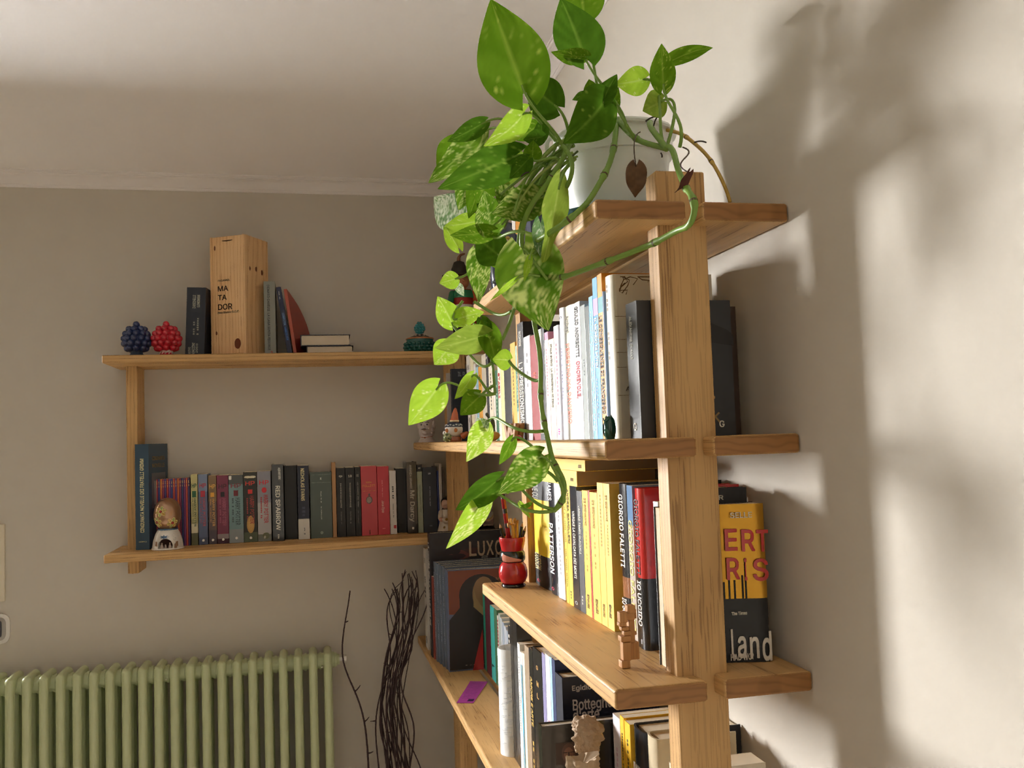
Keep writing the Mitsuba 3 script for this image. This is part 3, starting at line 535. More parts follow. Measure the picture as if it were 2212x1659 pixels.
add(rb, 'lettering', xf(text('LER', .022, .006), frame((1, 0, 0), (0, 0, 1), (-.075, -2.0713, zrow(-.06, -2.071, 1074)))), 'satin', '#b8b8b0')
def lying(pl, pr_, row_b, row_t, X0, label, zbase):
    k = thing('book', label, 'book'); zb = zbase
    a, b = foot_y(pl, X0, zb), foot_y(pr_, X0, zb); h = zrow(X0, (a+b)/2, row_t)-zb
    d = .138
    add(k, 'cover', cat([box(X0, X0+d, b, a, zb, zb+.0008), box(X0, X0+d, b, a, zb+h-.0008, zb+h), box(X0, X0+.0008, b, a, zb, zb+h)]), 'satin', '#e8c24e')
    add(k, 'pages', box(X0+.0012, X0+d-.001, b+.0005, a-.0005, zb+.0009, zb+h-.0009), 'matte', '#8a7358')
    m = text('EINAUDI', .016, .005); add(k, 'lettering', xf(m, frame((0, -1, 0), (0, 0, 1), (X0-.0002, b+.028, zb+h*.42))), 'satin', '#8a7030')
    m = text('DE GIOVANNI', .05, .005); add(k, 'lettering', xf(m, frame((0, -1, 0), (0, 0, 1), (X0-.0002, a-.045, zb+h*.42))), 'satin', '#b08a3a')
    return zb+h
zt = lying(1160, 1246.5, 1044, 1013, -.176, 'yellow paperback lying flat on the standing books, lower of two', zrow(-.176, -1.60, 1043))
lying(1170, 1264, 1021, 991, -.174, 'yellow paperback lying flat right under the middle shelf, upper of two', zt+.0003)

# --- lowest shelf in view (4)
def b4(pl, pr_, pt, col, label, X0=-.2, **k): return rbook(4, -.15 if pl > 1330 else -.2 if pl > 1110 else -.122 if pl > 1039 else -.228, pl, pr_, pt, col, label, **k)
def art_book(label, ya, yb, X0, row, col, d, **k):
    return book(label, ya-yb-.0004, zrow(X0, (ya+yb)/2, row)-Z[4], d, Mright(X0, ya, Z[4]+.0002), col, **k)
art_book('grey white spined art book farthest left on the lowest shelf', -.19, -.25, -.25, 1184, '#b9b4ac', .08, kind='hard', titles=[('-', .05, .12, .4, .5, '#444444'), ('-', .5, .62, .4, .5, '#333333'), ('-', .65, .72, .4, .5, '#555555'), ('-', .85, .9, .4, .5, '#555555')])
def luxor_art(k, w, h, d, M):
    Rm = M@frame((0, 1, 0), (0, 0, 1), (w, 0, 0)); R = random.Random(11)
    for q in range(16):
        cx, cz = R.uniform(.03, d-.05), R.uniform(h*.62, h*.97); a = R.uniform(.01, .03)
        P_ = [(min(d-.002, max(.002, cx+a*R.uniform(.6, 1.3)*math.cos(t))), min(h-.002, cz+a*.5*R.uniform(.5, 1.2)*math.sin(t))) for t in np.linspace(0, 6.28, 9)[:-1]]
        if Polygon(P_).is_valid: add(k, 'printed_shape', xf(extr(P_, .0003+.00002*q), Rm), 'satin', R.choice(['#3a1418', '#521a1c', '#24121e', '#1a0e1a', '#5c2420', '#180c12']))
    for s, x_ in (('L', .148), ('U', .175), ('X', .203), ('O', .231), ('R', .259)):
        add(k, 'lettering', xf(xf(text(s, .023, .043), mov(x_-.012, h*.855, .0012)), Rm), 'satin', '#b09a82')
    add(k, 'lettering', xf(xf(text('e  la', .075, .014), mov(.20, h*.785, .0012)), Rm), 'satin', '#6d6a68')
art_book('tall dark red and black art book with cream capital letters', -.3125, -.356, -.25, 1151, '#17121a', .235, kind='hard', cover_art=luxor_art, titles=[('LE TOMBE DELLA VALLE DEI RE', .25, .92, .5, .5, '#b8b2aa')])
art_book('thin brick red art book right of the dark red and black one', -.357, -.381, -.247, 1245, '#7a2a1f', .21)
for i in range(4):
    art_book(f'shrink wrapped slate blue art book, {ord_[i]} from the back of five', -.382-.0335*i, -.4153-.0335*i, -.243+.0045*i, 1214+3.4*i, '#4b5768', .21, kind='hard', fin='gloss', titles=[('-', .2, .9, .15, .5, '#8a96a8')])
def icon_art(k, w, h, d, M):                     # plain hooded shape on a rust ground
    Rm = M@frame((0, 1, 0), (0, 0, 1), (w, 0, 0))
    def sh(P_, c, up): add(k, 'cover_picture', xf(extr(P_, up), Rm), 'satin', c)
    q = np.linspace(0, math.pi, 16)
    sh([(.004, h*.56), (d-.004, h*.50), (d-.004, h-.004), (.004, h-.004)], '#6b3420', .0003)
    sh([(.002, .004), (d-.05, .004), (d-.06, h*.42), (.165, h*.62)]+[(.1+.065*math.cos(t), h*.74+.20*h*math.sin(t)) for t in q]+[(.036, h*.62), (.004, h*.5)], '#1d1719', .0006)
    sh([(.108+.034*math.cos(t), h*.735+.052*math.sin(t)) for t in np.linspace(0, 6.28, 24)[:-1]], '#7d6244', .0009)
    sh([(.078, h*.80), (.076, h*.62), (.115, h*.49), (.142, h*.56), (.145, h*.70), (.125, h*.60), (.100, h*.62), (.086, h*.70)], '#8a7550', .0010)
    sh([(.145, h*.20), (.155, h*.30), (.19, h*.34), (.2, h*.28), (.165, h*.18)], '#6d5236', .0009)
    add(k, 'lettering', xf(xf(text('SALVATORE', .055, .006), mov(.172, h*.885, .0008)), Rm), 'satin', '#8a7458')
    add(k, 'lettering', xf(xf(text('- - o - -', .055, .004), mov(.075, h*.055, .0010)), Rm), 'satin', '#b8b0a0')
art_book('shrink wrapped art book with a hooded dark shape on a rust cover, front of five', -.516, -.549, -.226, 1230, '#46526a', .205, kind='hard', fin='gloss', cover_art=icon_art)
b4(1040, 1043.6, 1290, '#a89c48', 'thin olive yellow notebook beside the rust covered art book', X0=-.128)
single('bookmark_card', xf(extr([(0, 0), (.032, 0), (.032, .115)], .001), frame((1, 0, 0), (0, 0, 1), (-.158, -.552, Z[4]+.0005))), 'satin', '#a02020', 'small red triangular card standing between the rust covered art book and a turquoise notebook', 'card')
b4(1044, 1051.5, 1277, '#2fa08e', 'tall turquoise notebook, left of two, behind the hanging shelf corner', X0=-.126, titles=[])
b4(1052, 1062.5, 1290, '#4a1826', 'dark maroon notebook between the two turquoise ones', X0=-.124)
b4(1063, 1071.5, 1310, '#3fb0aa', 'turquoise notebook right of the maroon one with a dark label', X0=-.122, titles=[('r', .2, .8, .008, .2, '#123a3a', 'h')])
b4(1072, 1078, 1316, '#3f6a4a', 'green notebook right of the second turquoise one', X0=-.12)
b4(1078.4, 1081, 1330, '#c9c4bc', 'white exercise book with red binding marks', X0=-.12, titles=[('-', .1, .95, .5, .5, '#a82a34')])
for i in range(5):
    b4(1081.4+4.1*i, 1085.2+4.1*i, 1326+9*i, ['#a8b0a8', '#b6bcc0', '#9aa6b4', '#b9bfc8', '#a9b4c2'][i], f'thin pale exercise book behind the paper roll, {ord_[i]} from the red marked one', X0=-.12, group='pale exercise books on the lowest shelf')
b4(1102.2, 1107, 1352, '#1a1a1e', 'black booklet with white letters behind the paper roll', X0=-.12, titles=[('-', .5, .9, .4, .5, WH)])
b4(1107.4, 1111, 1356, '#b58a80', 'thin salmon booklet behind the paper roll', X0=-.12)
# paper roll
def roll():
    k = thing('paper_roll', 'rolled sheets of white printed paper standing on the lowest shelf beside black folders', 'paper roll')
    c = np.array([-.188, -1.265]); q = np.linspace(0, 4*math.pi*.98, 90); r = .034-.0016*q/(2*math.pi)
    zt_ = zrow(c[0], c[1], 1398)
    P_ = [(c[0]+a*math.cos(t+2.2), c[1]+a*math.sin(t+2.2)) for a, t in zip(r, q)]+[(c[0]+(a-.0006)*math.cos(t+2.2), c[1]+(a-.0006)*math.sin(t+2.2)) for a, t in zip(r[::-1], q[::-1])]
    m = trimesh.creation.extrude_polygon(Polygon(P_).buffer(0), zt_-Z[4], engine='earcut'); m.apply_translation((0, 0, Z[4]+.0004))
    add(k, 'sheet', m, 'matte', '#dfe2e2', 40)
    R = random.Random(3); ms = []
    for i in range(46):
        t = math.radians(150+R.uniform(0, 95)); zz = Z[4]+.02+(zt_-Z[4]-.05)*i/46; L = R.uniform(.2, .6)
        pts = [(c[0]+.0342*math.cos(t+u), c[1]+.0342*math.sin(t+u), zz+.004*u) for u in np.linspace(0, L, 5)]; ms.append(tube(pts, .0004, 3))
    add(k, 'handwriting', cat(ms), 'matte', '#a9adb2', kind='stuff', label='rows of faint handwriting on the outer sheet')
roll()
for i, (pl, pr_, c, pt, n) in enumerate([(1110.5, 1117, '#0e0e10', 1330, 'glossy black folder, left of two, hiding part of the paper roll'), (1117.4, 1125.5, '#101013', 1340, 'glossy black folder, right of two, beside the white magazine')]):
    b4(pl, pr_, pt, c, n, d=.032, fin='gloss', kind='hard')
b4(1126, 1131.5, 1390, '#d2cfc8', 'white magazine right of the black folders', d=.032, titles=[('-', .3, .9, .2, .5, '#888888')])
b4(1132, 1136.5, 1409, '#e0dfd8', 'cream magazine with a blue stripe', X0=-.203, d=.18, titles=[('I', .05, .9, .5, .7, '#5aa4c8')])
b4(1136.9, 1142, 1411, '#d5cdb8', 'ivory book right of the blue striped magazine', X0=-.203, d=.18)
b4(1142.4, 1152, 1396, '#8d7a64', 'taupe hardback left of the black gold lettered one', X0=-.195, d=.17, kind='hard')
b4(1152.5, 1160.5, 1402, '#121215', 'black art book with gold spine letters', X0=-.205, d=.17, kind='hard', fin='gloss', titles=[('AMORE E ARTE', .45, .80, .45, .5, '#c8a860'), ('-', .1, .35, .3, .5, '#b89850')])
b4(1161, 1181, 1404, '#17161a', 'wide black book with gold capitals down its cover', X0=-.19, d=.16, kind='hard', fin='gloss', titles=[('G', .4, .6, .007, .88, '#b8905a', 'h'), ('N', .4, .6, .009, .77, '#c8a060', 'h'), ('L', .4, .6, .009, .69, '#b8905a', 'h')])
b4(1181.5, 1189, 1412, '#7f7aa0', 'lilac grey paperback right of the wide black book', X0=-.2, d=.17)
b4(1189.4, 1199.3, 1415, '#d5d3d2', 'white paperback with pink spine letters', X0=-.2, d=.17, titles=[('-', .3, .6, .3, .5, '#b86a8a')])
b4(1199.7, 1204, 1420, '#9ac4e0', 'thin light blue book left of the navy art volume', X0=-.2, d=.17)
def bott_art(k, w, h, d, M):
    Rm = M@frame((0, 1, 0), (0, 0, 1), (w, 0, 0))
    for s, L, hh, x_, z_ in (('Egidio', .034, .008, .034, .93), ('Botteghe', .070, .017, .052, .825), ("d'arte", .046, .017, .040, .76)):
        add(k, 'lettering', xf(xf(text(s, L, hh), mov(x_, h*z_, .0004)), Rm), 'satin', '#b8b0ac')
b4(1204.4, 1211, 1424, '#1d2540', 'navy hardback with a white edge left of the navy art volume', X0=-.2, d=.17, seg=[(0, 1, '#243058')])
b4(1211.4, 1226.5, 1458, '#0c1024', 'navy art volume with grey title on its cover under the overhanging shelf', X0=-.2, d=.17, kind='hard', cover_art=bott_art)
def mask_book():
    k = thing('book', 'black art book with a small carved face on its cover, behind the crumpled paper head', 'book')
    y = -1.812
    xa, zt_ = on(1172, 1640, 'y', y)[0], on(1172, 1570, 'y', y)[2]
    w_ = .160
    add(k, 'cover', cat([box(xa, xa+w_, y, y+.002, Z[4]+.0003, zt_), box(xa, xa+w_, y+.020, y+.022, Z[4]+.0003, zt_), box(xa, xa+.002, y+.002, y+.020, Z[4]+.0003, zt_)]), 'gloss', '#0a0a0c')
    add(k, 'pages', box(xa+.0022, xa+w_-.002, y+.0022, y+.0198, Z[4]+.002, zt_-.0022), 'matte', '#c6beb0')
    a, b = on(1200, 1606, 'y', y), on(1256, 1647, 'y', y); cx, cz = (a[0]+b[0])/2, (a[2]+b[2])/2; hw, hh = (b[0]-a[0])/2, (a[2]-b[2])/2
    add(k, 'picture', box(cx-hw, cx+hw, y-.0004, y, cz-hh, cz+hh), 'satin', '#33241f')
    add(k, 'picture', ell((cx, y-.0004, cz), (hw*.55, .0008, hh*.92), 2), 'satin', '#4a332a')
    add(k, 'picture', ell((cx, y-.0010, cz-.002), (hw*.38, .0008, hh*.68), 2), 'satin', '#6a4a3c')
    add(k, 'picture', cat([box(cx-.009, cx-.002, y-.002, y-.001, cz+.001, cz+.002), box(cx+.002, cx+.009, y-.002, y-.001, cz+.001, cz+.002), box(cx-.005, cx+.005, y-.002, y-.001, cz-.0105, cz-.0085), box(cx-.001, cx+.001, y-.002, y-.001, cz-.006, cz+.002)]), 'satin', '#2a1a16')
mask_book()
b4(1336, 1352, 1547, '#d9d2d4', 'white paperback with a pink cover left of the yellow ones on the lowest shelf', X0=-.195, d=.16, titles=[('-', .3, .8, .2, .5, '#c0a0aa')])
b4(1352.4, 1361.5, 1548, '#e3b52e', 'yellow paperback, left of two, low behind the shelf corner', X0=-.193, d=.155, titles=[('-', .3, .9, .2, .5, '#5a4a20')])
b4(1362.5, 1375, 1561, '#e6b930', 'yellow paperback, right of two, beside the black thriller', X0=-.193, d=.15, titles=[('-', .3, .9, .2, .5, '#5a4a20')])
b4(1377, 1407, 1575, '#23272d', 'black hardback with a curved spine and white author name on the lowest shelf', X0=-.193, d=.16, kind='round', fin='gloss', titles=[('DAN', .12, .58, .011, .76, WH, 'h'), ('BROWN', .08, .86, .011, .68, WH, 'h')])
b4(1408.5, 1432, 1590, '#c0b294', 'cream hardback with a curved spine beside the thick post', d=.12, kind='round')
book('pale thick paperback squeezed between the cream hardback and the thick post', .040, zrow(-.06, -2.05, 1629)-Z[4], .118, Mright(-.150, -2.052, Z[4]+.0003), '#c9bda6')
# bookmark slip
sl = thing('paper_slip', 'purple printed paper slip lying on the lowest shelf in front of the exercise books', 'paper slip')
A_, B_, C_, D_ = (on(px, py, 'z', Z[4]+.0012)[:2] for px, py in ((986, 1518), (1022, 1518.5), (1054, 1472), (1016, 1471)))
add(sl, 'sheet', xf(extr([A_, B_, C_, D_], .0005), mov(0, 0, Z[4]+.0006)), 'satin', '#a0408c')
def lerp2(u, v): return (A_*(1-u)+B_*u)*(1-v)+(D_*(1-u)+C_*u)*v
ms = []
for v in np.linspace(.2, .9, 12):
    p, q = lerp2(.12, v), lerp2(.85 if rng.random() < .7 else .6, v); ms.append(tube([(*p, Z[4]+.0012), (*q, Z[4]+.0012)], .0005, 4))
add(sl, 'print', cat(ms), 'satin', '#6a2468')
P_ = [lerp2(u, v) for u, v in ((.58, .07), (.92, .07), (.92, .17), (.58, .17))]
add(sl, 'print', xf(extr(P_, .0003), mov(0, 0, Z[4]+.0011)), 'satin', '#3a1440')

# ------------------------------------------------------------------ radiator, wall plates, branches
def radiator():
    k = thing('radiator', 'pale green column radiator on the back wall below the wall shelf', 'radiator')
    zt, yf, ym, yr = .926, -.130, -.084, -.038; r = .0135; hz = zt-.038
    def M(t): return m3.Manifold(m3.Mesh(np.asarray(t.vertices, np.float32), np.asarray(t.faces, np.uint32)))
    def hull(ps): return trimesh.convex.convex_hull(np.vstack([_ico[2].vertices*q[3]+np.array(q[:3]) for q in ps]))
    parts = []
    for y in (yf, ym, yr):
        c = trimesh.creation.cylinder(r, zt-.03-.2, sections=20); c.apply_translation((0, y, (zt-.03+.2)/2)); parts.append(c)
    parts += [hull([(0, yf, zt-r-.001, r), (0, ym, hz+.024, r*.9), (0, yf, zt-.045, r)]), hull([(0, ym, hz+.027, r*.85), (0, yf, zt-r-.001, r*.98)]), hull([(0, yr, zt-r-.001, r), (0, ym, hz+.024, r*.9), (0, yr, zt-.045, r)]),
              hull([(0, ym, hz+.027, r*.85), (0, yr, zt-r-.001, r*.98)]), hull([(-.006, ym, hz, .026), (.006, ym, hz, .026)]), hull([(0, yf, hz+.004, r), (0, yr, hz+.004, r)])]
    a = M(parts[0])
    for q in parts[1:]: a = a+M(q)
    a = a.refine_to_length(.006); t = a.to_mesh(); m = trimesh.Trimesh(t.vert_properties[:, :3], t.tri_verts, process=False)
    ring = trimesh.creation.cylinder(.0245, .0472, sections=28); ring.apply_transform(roty(90)); ring.apply_translation((.0236, ym, hz))
    fl = trimesh.creation.cylinder(.0280, .007, sections=28); fl.apply_transform(roty(90)); fl.apply_translation((.0236, ym, hz))
    G = '#b4bd94'
    n = add(k, 'section', xf(m, mov(-1.6016, 0, 0)), 'paint', G, 40); src = scene[n]
    hubs = cat([ring, fl]); hn = add(k, 'hub', xf(hubs, mov(-1.6016, 0, 0)), 'paint', G, 40); hs = scene[hn]
    for i in range(1, 23):
        tr = {'to_world': T().translate([.0472*i, 0, 0])}
        scene[newkey(f'{k}__section')] = {**src, **tr}
        if i < 22: scene[newkey(f'{k}__hub')] = {**hs, **tr}
    xe = -1.6016+.0472*22
    add(k, 'end_plug', cat([xf(lathe([(.0001, 0), (.026, 0), (.026, .008), (.022, .010), (.022, .017), (.017, .019), (.017, .026), (.0001, .026)], 24), mov(xe+.012, ym, hz)@roty(90))]), 'paint', G, 40)
    add(k, 'valve_knob', cat([xf(lathe([(.0001, 0), (.006, 0), (.006, .012), (.012, .013), (.012, .024), (.0001, .025)], 20), mov(xe+.036, ym, hz)@roty(90))]), 'satin', '#dcdad4', 40, label='white valve knob')
    for px, py in ((359, 1468), (696, 1441)):
        q = on(px, py, 'y', -.11); add(k, 'bracket_pin', xf(lathe([(.0001, 0), (.0032, 0), (.0032, .016), (.0001, .017)], 14), mov(q[0], -.095, q[2])@rotx(90)), 'satin', '#c9c8b4', 40)
scene['paint'] = princ(VC, .30, .5)
radiator()
k = thing('wall_panel', 'cream rectangular wall panel cut by the left edge of the photo', 'panel')
add(k, 'plate', rbox(-1.78, -1.556, -.012, 0, 1.137, 1.380, .003), 'satin', '#d5cdb9', 30)
k = thing('wall_switch', 'white rounded wall switch under the cream panel at the left edge', 'switch')
def sq(cx, cz, a, b, n=4, N=32): return [(cx+a*abs(math.cos(t))**(2/n)*(1 if math.cos(t) > 0 else -1), cz+b*abs(math.sin(t))**(2/n)*(1 if math.sin(t) > 0 else -1)) for t in np.linspace(0, 2*math.pi, N+1)[:-1]]
add(k, 'plate', xf(extr(sq(0, 0, .048, .047), .008), frame((1, 0, 0), (0, 0, 1), (-1.590, -.0005, 1.052))), 'satin', '#d9d6d2', 30)
add(k, 'bezel', xf(extr(sq(0, 0, .037, .037), .0015), frame((1, 0, 0), (0, 0, 1), (-1.590, -.0086, 1.052))), 'foil', '#b9b6b2', 30)
add(k, 'rocker', xf(extr(sq(0, 0, .025, .026, 8), .002), frame((1, 0, 0), (0, 0, 1), (-1.590, -.0102, 1.052))), 'satin', '#3a3a3e', 30)

def branch(pts, r0, label, group=None, twigs=(), n=44):
    k = thing('dried_branch', label, 'branch', group)
    P_ = spline(pts, n); add(k, 'stem', tube(P_, np.linspace(r0, r0*.5, n), 7), 'satin', '#2c1519', True)
    for (f, dx, dz) in twigs:
        b = P_[int(f*(n-1))]; add(k, 'twig', tube([b, b+np.array([dx*.5, -.004, dz*.4]), b+np.array([dx, -.006, dz])], [r0*.6, r0*.5, r0*.3], 6), 'satin', '#2c1519', True)
def col(D, rows): return [at(px, py, D) for px, py in rows]
tw = col(3.02, [(796, 1659), (793, 1610), (787, 1560), (775, 1515), (757, 1472), (741, 1425), (740, 1385), (747, 1335), (756, 1276)])
tw = [np.array([tw[0][0]+.02, tw[0][1], .002])]+tw
branch(tw, .0042, 'single dark red branch standing apart, right beside the radiator valve', twigs=((.93, .010, .004), (.72, .018, .02), (.62, .016, .016), (.52, .018, .006)))
R = random.Random(21)
for i in range(24):
    u = -1+2*i/23+R.uniform(-.12, .12); D = 3.00+R.uniform(-.06, .04)
    if D > 3.0 and u > .4: D = 2.99
    g = lambda q: R.gauss(0, q)
    rows = [(858+32*u+g(7), 1659), (848+28*u+g(7), 1560), (846+22*u+g(6), 1490), (866+22*u+g(7), 1400), (876+24*u+g(7), 1330), (878+36*u+g(8), R.uniform(1230, 1290) if abs(u) < .8 else 1272)]
    pts = col(D, rows); pts = [np.array([pts[0][0]+.004*u, pts[0][1], .002]), np.array([pts[0][0]+.006, pts[0][1], .30])]+pts
    branch(pts, R.uniform(.0024, .0042), 'thin dark red dried branch in the bundle between radiator and bookcase', 'bundle of dried branches', twigs=[(R.uniform(.5, .95), R.choice((-1, 1))*.018, R.uniform(.002, .014))] if i % 3 == 0 else ())

# ------------------------------------------------------------------ ceramics on the upper wall shelf
def cone(c, rx, h, z0, n_rows, br, col, top=.18):
    ms = [lathe([(.0001, z0)]+[(rx*math.sin(math.pi*min(1, (.14+.86*t)))**.75*(1-.30*t)+.0005, z0+h*t) for t in np.linspace(0, .985, 16)]+[(.0001, z0+h)], 28)]
    for i in range(n_rows):
        t = .06+.87*i/(n_rows-1); rr = rx*math.sin(math.pi*min(1, .14+.86*t))**.75*(1-.30*t)
        m = max(1, int(2*math.pi*max(rr, .004)/(br*1.75)))
        for j in range(m):
            a = 2*math.pi*(j+.5*(i % 2))/m+.1
            ms.append(ell((rr*math.cos(a), rr*math.sin(a), z0+h*t), (br*1.05, br*.9, br*.95), 2, (0, -.3, a)))
    return xf(cat(ms), mov(*c))
def pigna(px, W_, label, body, foot, deco=None):
    y = -.165; x = foot_x(px, y, Z['A']); z = Z['A']; k = thing('ceramic_pinecone', label, 'pinecone')
    add(k, 'foot', lathe([(.0001, 0), (.029, 0), (.030, .003), (.024, .007), (.019, .012), (.0175, .020), (.021, .026), (.0001, .027)], 36, (x, y, z)), 'gloss', foot, 40)
    add(k, 'cone', cone((x, y, z), W_/2-.010, .086, .024, 6, .0112, body), 'gloss', body, 60)
    if deco:
        for a in np.linspace(-2.6, -.5, 5):
            P_ = [(x+.0205*math.cos(a+q), y+.0205*math.sin(a+q), z+.013+.005*math.sin(q*9)) for q in np.linspace(-.16, .16, 9)]
            add(k, 'painted_scroll', tube(P_, .0016, 6), 'gloss', deco)
        add(k, 'collar', lathe([(.0182, .014), (.0195, .0145), (.0192, .022), (.0182, .023)], 36, (x, y, z)), 'gloss', '#e0d8d2', 40)
pigna(295.5, .102, 'glossy dark blue ceramic pinecone at the left end of the upper wall shelf', '#1d2a52', '#3a4656')
pigna(360, .104, 'glossy red ceramic pinecone with painted foot next to the blue one', '#b3202e', '#a82433', '#e8ddd6')
def sugar_bowl():
    y = -.165; x = foot_x(908, y, Z['A']); z = Z['A']; k = thing('lidded_bowl', 'dark green knobbed ceramic bowl with orange rimmed lid near the corner', 'bowl')
    pr_ = [(.0001, 0), (.040, 0), (.044, .004), (.049, .016), (.050, .026), (.047, .038), (.044, .044), (.045, .048), (.0001, .048)]
    ms = [lathe(pr_, 40)]
    for i, (zz, rr) in enumerate(((.012, .047), (.022, .050), (.032, .0485))):
        for j in range(18):
            a = 2*math.pi*(j+.5*(i % 2))/18; ms.append(ell((rr*math.cos(a), rr*math.sin(a), zz), (.0072, .0072, .0062), 2))
    add(k, 'body', xf(cat(ms), mov(x, y, z)), 'gloss', '#12504a', 60)
    add(k, 'rim', lathe([(.040, .0478), (.047, .0478), (.0475, .051), (.043, .0535), (.030, .0545)], 40, (x, y, z)), 'gloss', '#a8683a', 40)
    add(k, 'lid', lathe([(.036, .0535), (.030, .058), (.020, .063), (.012, .066), (.0001, .067)], 40, (x, y, z)), 'gloss', '#3a2a26', 40)
    for a in np.linspace(0, 2*math.pi, 12)[:-1]:
        P_ = [(x+(.026+.003*math.cos(q))*math.cos(a+.10*math.sin(q)), y+(.026+.003*math.cos(q))*math.sin(a+.10*math.sin(q)), z+.0605-.0012*math.cos(q)) for q in np.linspace(0, 5.2, 10)]
        add(k, 'painted_scroll', tube(P_, .0011, 5), 'gloss', '#d8c8b4')
    add(k, 'finial', cat([lathe([(.0001, .064), (.009, .066), (.008, .071), (.0001, .073)], 20, (x, y, z)), cone((x, y, z), .0165, .034, .072, 5, .0052, None)]), 'gloss', '#2a7a80', 60)
sugar_bowl()

# puppet on the upper wall shelf, half hidden by the plant
def puppet():
    x, y, z = -.078, -.105, Z['A']; k = thing('puppet', 'painted knight puppet with a dark hat on the upper wall shelf, mostly hidden by leaves', 'puppet')
    def sp(ps): return trimesh.convex.convex_hull(np.vstack([_ico[2].vertices*q[3]+np.array(q[:3]) for q in ps]))
    for s in (-1, 1):
        add(k, 'leg', cat([sp([(x+.022*s, y, z+.016, .014), (x+.02*s, y, z+.12, .018)]), sp([(x+.022*s, y, z+.010, .010), (x+.024*s, y-.035, z+.009, .009)])]), 'gloss', '#121114', 50)
    add(k, 'tunic', lathe([(.0001, .10), (.055, .10), (.046, .13), (.032, .165), (.036, .20), (.030, .225), (.0001, .23)], 24, (x, y, z)), 'satin', '#a02a24', 40)
    add(k, 'sash', lathe([(.033, .158), (.037, .160), (.037, .170), (.034, .172)], 24, (x, y, z)), 'gloss', '#e0e0dc', 40)
    add(k, 'sash', lathe([(.038, .195), (.0385, .20), (.033, .222), (.031, .222)], 24, (x, y, z)), 'gloss', '#1f7a52', 40)
    for s in (-1, 1): add(k, 'arm', sp([(x+.036*s, y, z+.212, .012), (x+.055*s, y-.02, z+.155, .009)]), 'satin', '#c0562a' if s > 0 else '#1f6a4a', 40)
    add(k, 'head', cat([ell((x, y, z+.258), (.024, .026, .030)), ell((x, y-.026, z+.255), (.005, .008, .006)), ell((x, y, z+.232), (.011, .011, .014))]), 'satin', '#b57a55', 40)
    add(k, 'hat', cat([lathe([(.0001, .272), (.058, .272), (.060, .276), (.030, .281), (.027, .300), (.018, .322), (.0001, .330)], 28, (x-.01, y, z))]), 'satin', '#2b271f', 40)
    add(k, 'plume', tube(spline([(x-.01, y, z+.325), (x-.006, y, z+.345), (x+.012, y, z+.352)], 12), np.linspace(.007, .003, 12), 8), 'satin', '#8a5a40', True)
puppet()

